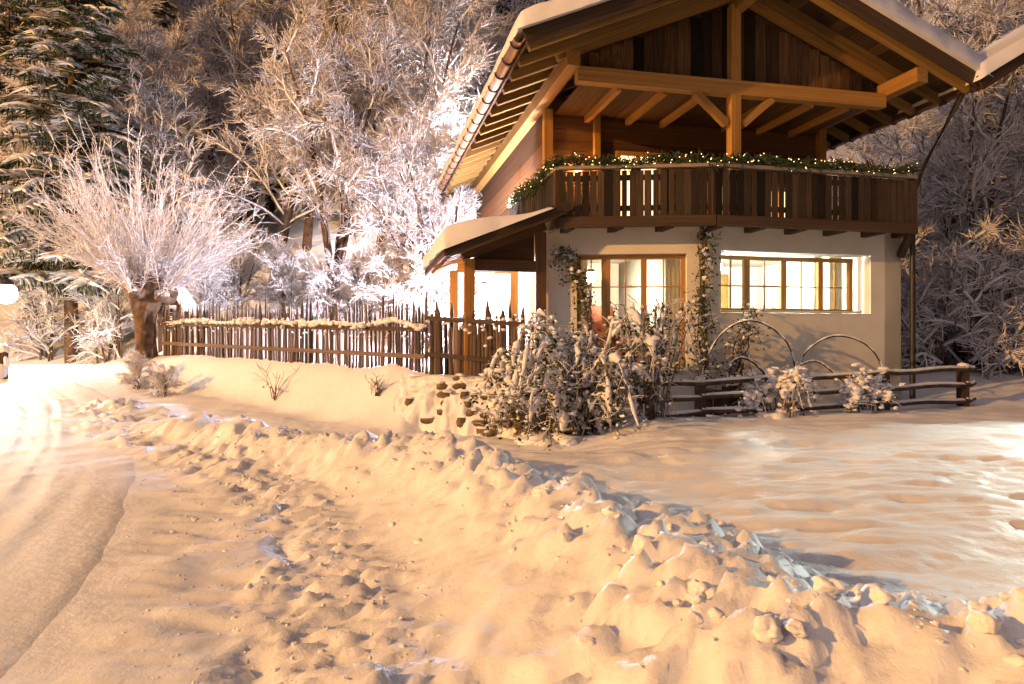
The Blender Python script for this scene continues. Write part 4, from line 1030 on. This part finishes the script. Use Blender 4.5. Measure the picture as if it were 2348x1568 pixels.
climber('climbing_plant', 'frosted twiggy shrub below the wide window next to the tall climber', [(P.x, P.y, gz(P.x, P.y)), (P.x-0.05, P.y, 1.0), (P.x+0.1, P.y-0.05, 1.6), (P.x+0.25, P.y-0.05, 2.0)], 120, 23, 0.30, 5, 0.5)

# ------------------------------------------------------------------ trees
def rot_about(v, axis_, a):
    c, s = math.cos(a), math.sin(a); return v*c+np.cross(axis_, v)*s+axis_*np.dot(axis_, v)*(1-c)
def branch(r, p0, d, L, n, up, wig, droop=0.0):
    pts = [p0]; d = d/np.linalg.norm(d); st = L/(n-1)
    for k in range(n-1):
        d = d+r.normal(0, wig, 3); d[2] += up-droop*(k/(n-1)); d = d/np.linalg.norm(d); pts.append(pts[-1]+d*st)
    return np.array(pts)
def deciduous(seed, h, nl, nb, ntw, spread, droop, trunk_r, lean=0.0, lo=0.27, twig_r=0.0165, twig_len=0.62, arch=0.0, stems=1):
    r = np.random.default_rng(seed); trunk = []; limbs = []; tw = []
    for s_ in range(stems):
        off = np.array([*r.normal(0, 0.25*(stems > 1), 2), 0.0])
        t = branch(r, off+np.array([0, 0, -0.4]), np.array([lean+r.normal(0, 0.10*(stems > 1)), r.normal(0, 0.05+0.08*(stems > 1)), 1.0]), h*r.uniform(0.85, 1.0), 11, 0.05, 0.07)
        trunk.append((t, trunk_r*np.linspace(1.1, 0.10, 11)**0.85))
        for k in range(nl//stems):
            f = lo+(0.98-lo)*(k+r.random())/(nl//stems); i = f*10; i0 = min(int(i), 9); p = t[i0]+(t[i0+1]-t[i0])*(i-i0)
            a = k*2.399+r.uniform(-0.5, 0.5); el = r.uniform(0.15, 0.75)+0.5*f; d = np.array([math.cos(a)*math.cos(el), math.sin(a)*math.cos(el), math.sin(el)])
            L = spread*r.uniform(0.6, 1.1)*(1.15-0.75*f); lb = branch(r, p, d, L, 9, 0.03+arch, 0.12, droop+arch*2.2)
            rb = trunk_r*0.34*(1.1-0.75*f); limbs.append((lb, np.linspace(rb, 0.014, 9)))
            for j in range(nb):
                g_ = 0.2+0.8*(j+r.random())/nb; m_ = min(int(g_*8), 7); q = lb[m_]+(lb[m_+1]-lb[m_])*(g_*8-m_)
                td = lb[m_+1]-lb[m_]; td /= np.linalg.norm(td); ax = np.cross(td, r.normal(size=3)); ax /= np.linalg.norm(ax); dd = rot_about(td, ax, r.uniform(0.4, 1.1))
                l2 = L*r.uniform(0.22, 0.45)*(1.15-0.6*g_); bb = branch(r, q, dd, l2, 6, 0.02, 0.14, droop*0.9); limbs.append((bb, np.linspace(0.022, 0.011, 6)))
                for m in range(ntw):
                    gg = (m+r.random())/ntw; n_ = min(int(gg*5), 4); qq = bb[n_]+(bb[n_+1]-bb[n_])*(gg*5-n_)
                    td = bb[n_+1]-bb[n_]; td /= np.linalg.norm(td); dd = td*1.15+r.normal(0, 0.55, 3); dd[2] += 0.05
                    tw.append((branch(r, qq, dd, twig_len*r.uniform(0.4, 1.2), 3, 0.0, 0.22, droop), np.array([1.0, 0.95, 0.5])*twig_r))
    return trunk, limbs, tw
def tree_meshes(name, spec):
    tr, lb, tw = spec
    m1 = MB(); tubes(m1, tr, 9); m2 = MB(); tubes(m2, lb, 4)
    # pads of snow on top of the limbs
    pads = [(p+np.array([0, 0, 1])*(rr_*0.8)[:, None], rr_*0.6+(0.030 if len(p) == 9 else 0.010)) for p, rr_ in lb]
    m2b = MB(); tubes(m2b, pads, 4)
    m3 = MB(); tubes(m3, tw, 3)
    return (m1.mesh(name+'_trunk', M['bark'], True), m2.mesh(name+'_limbs', M['limb']), m2b.mesh(name+'_snow', M['snow_fine']), m3.mesh(name+'_twigs', M['twig']))
def plant_tree(name, meshes, at, z, rz, s, label, cat, group=None):
    e = empty(name, (at[0], at[1], z), rz); e.scale = (s, s, s)
    t = link('trunk', meshes[0], e); l = link('limbs', meshes[1], e); link('snow', meshes[2], l)['kind'] = 'stuff'
    if name == 'shrub': l['kind'] = 'stuff'
    if len(meshes) > 3: c = link('crown', meshes[3], e)
    tag(e, label, cat, group); return e
SP = [tree_meshes('broad', deciduous(1, 12, 36, 10, 15, 4.6, 0.10, 0.22)),
      tree_meshes('arching', deciduous(2, 11, 32, 10, 15, 5.0, 0.20, 0.20, 0.08, arch=0.05)),
      tree_meshes('slender', deciduous(3, 14, 42, 9, 14, 3.2, 0.08, 0.19, -0.04)),
      tree_meshes('forked', deciduous(4, 11, 36, 9, 15, 4.2, 0.14, 0.16, 0.0, stems=3))]
SHR = [tree_meshes('shrub', deciduous(7, 3.0, 40, 5, 9, 1.5, 0.16, 0.035, stems=8, lo=0.1, twig_r=0.011, twig_len=0.42)),
       tree_meshes('shrub', deciduous(8, 3.6, 44, 5, 9, 1.8, 0.22, 0.04, stems=8, lo=0.1, twig_r=0.011, twig_len=0.45))]
def spruce(seed, h):
    r = np.random.default_rng(seed); trunk = [(np.stack([r.normal(0, 0.02, 9), r.normal(0, 0.02, 9), np.linspace(-0.4, h, 9)], -1), np.linspace(0.24, 0.02, 9))]
    boughs = []; tw = []; pads = []
    z = 2.6
    while z < h-0.2:
        f = z/h; R_ = (1-f)**0.85*h*0.24+0.15; nb_ = 7 if f < 0.8 else 5
        a0 = r.uniform(0, 6)
        for k in range(nb_):
            a = a0+k*6.283/nb_+r.uniform(-0.3, 0.3); L = R_*r.uniform(0.7, 1.1); d = np.array([math.cos(a), math.sin(a), 0.30-0.1*(1-f)])
            b = branch(r, np.array([0, 0, z+r.uniform(-0.15, 0.15)]), d, L, 7, -0.02, 0.05, 0.24); boughs.append((b, np.linspace(0.03, 0.012, 7)))
            nt_ = int(10+L*11)
            for j in range(nt_):
                g_ = 0.12+0.88*(j+r.random())/nt_; i = min(int(g_*6), 5); q = b[i]+(b[i+1]-b[i])*(g_*6-i); td = b[i+1]-b[i]; td /= np.linalg.norm(td)
                sd = np.cross(td, [0, 0, 1.0]); sd /= np.linalg.norm(sd)+1e-6; s_ = 1 if j % 2 else -1
                l = L*0.30*(1.1-0.6*g_)*r.uniform(0.6, 1.2)+0.12; dd = td*0.6+sd*s_*r.uniform(0.5, 1.0)+np.array([0, 0, -0.12])
                tw.append((branch(r, q, dd, l, 3, 0, 0.10, 0.35), np.array([0.055, 0.050, 0.012])))
                if j % 2 == 0: tw.append((branch(r, q, dd*0.4+np.array([0, 0, -0.9]), l*0.6, 3, 0, 0.1, 0.1), np.array([0.035, 0.03, 0.008])))
            i0 = r.integers(1, 3); pads.append((b[i0:i0+5]+np.array([0, 0, 0.05]), np.array([0.03, 0.08, 0.10, 0.08, 0.02])*min(1.2, 0.5+L/2.4)*r.uniform(0.5, 1.2)))
        z += 0.42+0.25*(1-f)
    m1 = MB(); tubes(m1, trunk, 8); m2 = MB(); tubes(m2, boughs, 4); m3 = MB(); tubes(m3, pads, 6); m4 = MB(); tubes(m4, tw, 3)
    return (m1.mesh('spruce_trunk', M['bark'], True), m2.mesh('spruce_boughs', M['bark']), m3.mesh('spruce_snow', M['snow_fine'], True), m4.mesh('spruce_needles', M['needle']))
SPR = [spruce(31, 17), spruce(32, 14)]
def gxy(pxx, D): return ((pxx-CX)/FPX*D, D)
k = 0
def put(pxx, D, kind, s, label, group, rz=None, name=None):
    global k
    k += 1; at = gxy(pxx, D); ms = SPR[kind-10] if kind in (10, 11) else (SHR[kind-20] if kind >= 20 else SP[kind])
    nm = name or ('spruce_tree' if kind in (10, 11) else 'shrub' if kind >= 20 else 'bare_tree')
    if isinstance(label, (list, tuple)): label = label[kind % 10]
    plant_tree(nm, ms, at, gz(*at)-0.05, k*1.7 if rz is None else rz, s, label, 'shrub' if kind >= 20 else 'tree', group)
put(165, 24.0, 10, 1.05, 'tall snow-laden spruce with drooping boughs behind the street lamp', None)
LS = 'dark snow-dusted spruce among the bare trees on the slope left of the chalet'
for a in ((20, 31, 11, 1.1), (545, 36, 10, 1.0), (700, 44, 10, 1.1), (960, 34, 10, 1.05), (330, 40, 11, 1.2), (1085, 42, 10, 1.0)): put(*a, LS, 'spruces on the slope left of the chalet')
LD = [f'{t} on the slope left of the chalet' for t in ('broad bare tree with frosted twigs', 'bare tree with long arching snow-covered limbs', 'slender upright bare tree with frosted twigs', 'bare frosted tree forking into several trunks')]
for a in ((60, 27, 0, 0.9), (270, 30, 2, 1.0), (400, 26, 0, 1.0), (520, 29, 2, 0.95), (615, 24, 1, 0.95), (700, 28, 2, 1.0), (770, 23.0, 3, 0.9), (860, 26, 1, 1.05), (900, 21.5, 1, 0.75), (965, 25, 3, 0.95), (1040, 28, 0, 1.0), (1000, 21, 3, 0.6),
          (150, 37, 0, 1.2), (420, 36, 1, 1.2), (620, 38, 0, 1.2), (800, 36, 2, 1.2), (900, 42, 1, 1.3), (1030, 37, 0, 1.2), (1150, 33, 2, 1.1), (250, 46, 0, 1.3), (500, 48, 1, 1.3), (-60, 29, 1, 1.0), (1130, 26, 1, 0.8), (340, 28, 1, 1.0), (460, 32, 0, 1.05), (570, 31, 3, 1.1), (660, 33, 2, 1.1), (740, 31, 0, 1.1), (830, 30, 3, 1.1), (930, 30, 2, 1.05), (200, 33, 3, 1.1), (110, 31, 1, 1.0), (360, 42, 0, 1.4), (700, 41, 0, 1.4), (980, 45, 2, 1.4), (820, 47, 0, 1.5), (600, 46, 3, 1.5)):
    put(*a, LD, 'frosted trees on the slope left of the chalet')
LR = [f'{t} behind the rail fence beyond the chalet' for t in ('broad bare tree with frosted twigs', 'bare tree with long arching snow-covered limbs', 'slender upright bare tree with frosted twigs', 'bare frosted tree forking into several trunks')]
for a in ((2140, 19, 0, 0.75), (2240, 17.5, 3, 0.75), (2330, 19.5, 1, 0.85), (2200, 23, 1, 1.0), (2310, 25, 0, 1.1), (2420, 20, 2, 0.9), (2130, 27, 3, 1.1), (2250, 30, 0, 1.25), (2400, 28, 1, 1.2), (2060, 24, 1, 0.9), (2180, 36, 2, 1.3), (2330, 38, 0, 1.3), (2270, 21, 3, 0.95), (2370, 24, 2, 1.0), (2160, 31, 0, 1.3), (2300, 33, 3, 1.4)):
    put(*a, LR, 'frosted trees to the right of the chalet')
LB = ['rounded low frosted shrub between the picket fence and the forest', 'loose spreading frosted shrub between the picket fence and the forest']
for a in ((470, 21, 20, 0.8), (560, 22, 21, 0.8), (660, 21, 20, 0.9), (740, 20, 21, 0.7), (830, 20.5, 20, 0.9), (920, 19.5, 21, 0.8), (985, 19, 20, 0.8), (240, 23, 21, 0.9), (90, 24, 20, 1.1), (1030, 18.5, 21, 0.8)): put(*a, LB, 'shrubs between fence and forest')
LQ = ['rounded dense frosted shrub behind the end of the rail fence', 'loose spreading frosted shrub behind the end of the rail fence']
for a in ((2110, 16.5, 20, 1.0), (2180, 16.0, 21, 1.0), (2260, 15.5, 20, 1.1), (2330, 16.2, 21, 1.1), (2150, 18, 21, 1.3), (2290, 18, 20, 1.4), (2390, 15.6, 20, 1.2)): put(*a, LQ, 'shrubs right of the chalet')

# far wood that closes the slope
mb1 = MB(); mb2 = MB(); r = np.random.default_rng(77)
far = []; fl_ = []
for i in range(420):
    x_ = r.uniform(-75, 85); y_ = r.uniform(50, 85); z_ = float(base_height(np.array([x_]), np.array([y_]))[0]); h_ = r.uniform(9, 15)
    far.append((np.array([(x_, y_, z_-0.5), (x_, y_, z_+h_*0.5), (x_+r.normal(0, 0.4), y_, z_+h_)]), np.array([0.16, 0.10, 0.03])))
    for _ in range(70):
        f = r.uniform(0.15, 1.0); a = r.uniform(0, 6.283); l = (1.1-f)*h_*0.22+0.4; p = np.array([x_, y_, z_+h_*f]); d = np.array([math.cos(a), math.sin(a), r.uniform(-0.3, 0.5)])
        fl_.append((np.array([p, p+d*l*0.6, p+d*l+[0, 0, -0.15*l]]), np.array([0.05, 0.06, 0.02])))
tubes(mb1, far, 5); tubes(mb1, fl_, 3)
o = mb1.build('far_wood', M['twig']); tag(o, 'distant snowy wood covering the upper hillside', 'wood', kind='stuff')

# pollarded tree at the end of the fence
def pollard(at):
    r = np.random.default_rng(9); z = gz(*at)-0.1; e = empty('pollard_tree', (at[0], at[1], z))
    hs = np.linspace(0, 2.15, 14); V = []; n = 18
    for i, h_ in enumerate(hs):
        f = h_/2.15; rad = 0.20+0.10*math.exp(-f*9)+0.05*f+0.36*max(0, f-0.50)**1.3*2.0
        for j in range(n):
            a = j*2*math.pi/n; rr_ = rad*(1+0.13*math.sin(3*a+h_*1.4)+0.10*math.sin(7*a-h_*2.6)+0.08*r.normal()*0.6); V.append((rr_*math.cos(a)+0.10*f*f-0.06*f, rr_*math.sin(a), h_))
    Q = [[b*n+k, b*n+(k+1) % n, (b+1)*n+(k+1) % n, (b+1)*n+k] for b in range(13) for k in range(n)]
    m3 = MB(); m3.add(V, Q)
    C_ = []; S_ = []
    for _ in range(46):
        a = r.uniform(0, 6.283); q = r.uniform(0.1, 0.62); C_.append((math.cos(a)*q+0.04, math.sin(a)*q, 2.15+r.uniform(-0.28, 0.18)-0.25*q)); S_.append(r.uniform(0.08, 0.19))
    lumps(m3, C_, np.array(S_), 2, 0.3, 6, r); m3.build('trunk', M['bark'], e, True)
    sh = []; C2 = []
    for i in range(270):
        c = C_[r.integers(0, 46)]; a = math.atan2(c[1], c[0])+r.normal(0, 0.5); el = math.acos(r.uniform(0.42, 1.0))
        d = np.array([math.cos(a)*math.sin(el), math.sin(a)*math.sin(el), math.cos(el)]); L = r.uniform(1.6, 4.0)*(0.60+0.40*math.cos(el))
        b = branch(r, np.array(c), d, L, 8, 0.012, 0.035, 0.02); sh.append((b, np.linspace(0.014, 0.005, 8)))
        for _ in range(18):
            m = r.integers(1, 8); dd = d+r.normal(0, 0.6, 3); C2.append((branch(r, b[m], dd, r.uniform(0.2, 0.6), 3, 0, 0.1, 0.05), np.array([0.008, 0.007, 0.004])))
    m3 = MB(); tubes(m3, sh, 4); tubes(m3, C2, 3); m3.build('crown', M['twig'], e)
    m3 = MB(); cc = np.array(C_)+np.array([0, 0, 0.08]); lumps(m3, cc, np.stack([np.array(S_)*0.8, np.array(S_)*0.8, np.array(S_)*0.5], -1), 2, 0.3, 6, r); m3.build('snow', M['snow_fine'], e, True)
    tag(e, 'pollarded tree with knobbly head and fan of frosted shoots at the fence end', 'tree')
pollard(gxy(333, 17.3))
at = gxy(318, 15.4); plant_tree('shrub', SHR[0], at, gz(*at)-0.15, 0.7, 0.36, 'small frosted shrub on the mound at the foot of the pollarded tree', 'shrub')
at = gxy(365, 14.6); plant_tree('shrub', SHR[1], at, gz(*at)-0.2, 2.1, 0.28, 'tiny frosted shrub on the slope below the pollarded tree', 'shrub')

# small gabled shelter behind the fence
at = gxy(388, 19.3); e = empty('garden_shelter', (at[0], at[1], gz(*at)), R(6)); zz = 1.5
for sx in (-1, 1):
    for sy in (-1, 1): beam('post', (sx*0.36, sy*0.3, -0.2), (sx*0.36, sy*0.3, 1.25), 0.09, 0.09, M['dark_wood'], e, (1, 0, 0))
    beam('roof_panel', (sx*0.56, 0, 1.10), (sx*0.0, 0, 1.98), 0.95, 0.04, M['dark_wood'], e)
    beam('roof_snow', (sx*0.64, 0, 1.10), (sx*0.0, 0, 2.10), 1.05, 0.12, M['snow_fine'], e)
mb = MB(); mb.add([(-0.42, -0.28, 1.25), (0.42, -0.28, 1.25), (0, -0.28, 1.9), (-0.42, -0.25, 1.25), (0.42, -0.25, 1.25), (0, -0.25, 1.9)], None, [[0, 1, 2], [3, 5, 4]]); mb.build('gable_board', M['dark_wood'], e)
tag(e, 'small gabled wooden shelter with snowy roof behind the fence beside the pollarded tree', 'shelter')

# snow-capped post at the lane edge
at = gxy(8, 17.0); e = empty('marker_post', (at[0], at[1], gz(*at))); beam('post', (0, 0, -0.2), (0, 0, 0.75), 0.14, 0.14, M['dark_wood'], e, (1, 0, 0))
mb = MB(); lumps(mb, [(0, 0, 0.80), (0.05, 0, 0.45), (-0.03, -0.05, 0.2)], [(0.13, 0.13, 0.14), (0.10, 0.09, 0.2), (0.14, 0.12, 0.25)], 3, 0.2); mb.build('snow_cap', M['snow_fine'], e, True)
tag(e, 'short marker post thick with snow at the lane edge below the street lamp', 'post')

# ------------------------------------------------------------------ street lamps and added forest lamps
def street_lamp(name, label, base, head_h, arm, glow, energy, col, rad=0.16, spot=None):
    e = empty(name, base); m3 = MB()
    hx, hy = arm
    tubes(m3, [(np.array([(0, 0, -0.3), (0, 0, head_h*0.5), (0, 0, head_h+0.15)]), np.array([0.07, 0.055, 0.04]))], 8); m3.build('pole', M['metal_dark'], e, True)
    m3 = MB(); tubes(m3, [(np.array([(0, 0, head_h+0.12), (hx*0.5, hy*0.5, head_h+0.34), (hx, hy, head_h+0.30)]), np.full(3, 0.03))], 6); m3.build('arm', M['metal_dark'], e, True)
    m3 = MB(); tubes(m3, [(np.array([(hx, hy, head_h+rad*1.5), (hx, hy, head_h+rad*1.2), (hx, hy, head_h+rad*0.75)]), np.array([0.04, rad*0.6, rad*0.72]))], 12); m3.build('lamp_shade', M['metal_dark'], e, True)
    V, T = ico(2); link('globe', np_mesh('globe', V*rad, None, T, lamp_mat(name, col, energy, rad), True), e, (hx, hy, head_h))
    tag(e, label, 'street lamp'); return e
at = gxy(12, 18.0)
street_lamp('street_lamp', 'bright white street lamp at the bend of the lane', (at[0]-0.5, at[1]+0.2, gz(at[0]-0.5, at[1]+0.2)), 2.15, (0.5, -0.2), None, 1200, (1.0, 0.88, 0.74), 0.28)
street_lamp('street_lamp', 'orange street lamp across the lane from the chalet', (-36.0, -11.0, 0), 13.0, (0.8, 0.4), None, 112000, (1.0, 0.48, 0.115), 0.26)
street_lamp('street_lamp', 'unseen tall warm white lamp added beside the lane to light the forest', (-24.0, 11.5, gz(-24.0, 11.5)), 9.0, (0.8, 0.3), None, 3400, (1.0, 0.76, 0.60), 0.20)  # added out of view to brighten the forest from the left
at = gxy(1165, 24.5)
street_lamp('street_lamp', 'unseen pale pinkish lamp added behind the chalet to light the forest', (at[0], at[1], gz(*at)), 5.0, (-0.5, 0.2), None, 10000, (1.0, 0.86, 0.84), 0.18)  # added lamp hidden by the roof, brightens the upper forest
# flood lamp on the canopy post, throwing cold light over the field
fp = loc2w(8.4, -0.85, 3.3); e = empty('flood_lamp', fp, 0.0); mb = MB(); mb.box((0, 0, 0), (0.26, 0.14, 0.2), Matrix.Rotation(R(-35), 3, 'X')); mb.build('housing', M['metal_dark'], e)
tag(e, 'cold white flood lamp on the post of the side canopy', 'lamp')
sd = bpy.data.lights.new('light', 'SPOT'); sd.energy = 5500; sd.color = (0.92, 1.0, 0.88); sd.spot_size = R(30); sd.spot_blend = 1.0; sd.shadow_soft_size = 0.08
so = bpy.data.objects.new('light', sd); COL.objects.link(so); so.parent = e; so.location = (-0.1, -0.15, -0.03)
tgt = Vector((5.1, 6.8, 0.3)); so.rotation_euler = (tgt-(fp+so.location)).to_track_quat('-Z', 'Y').to_euler()
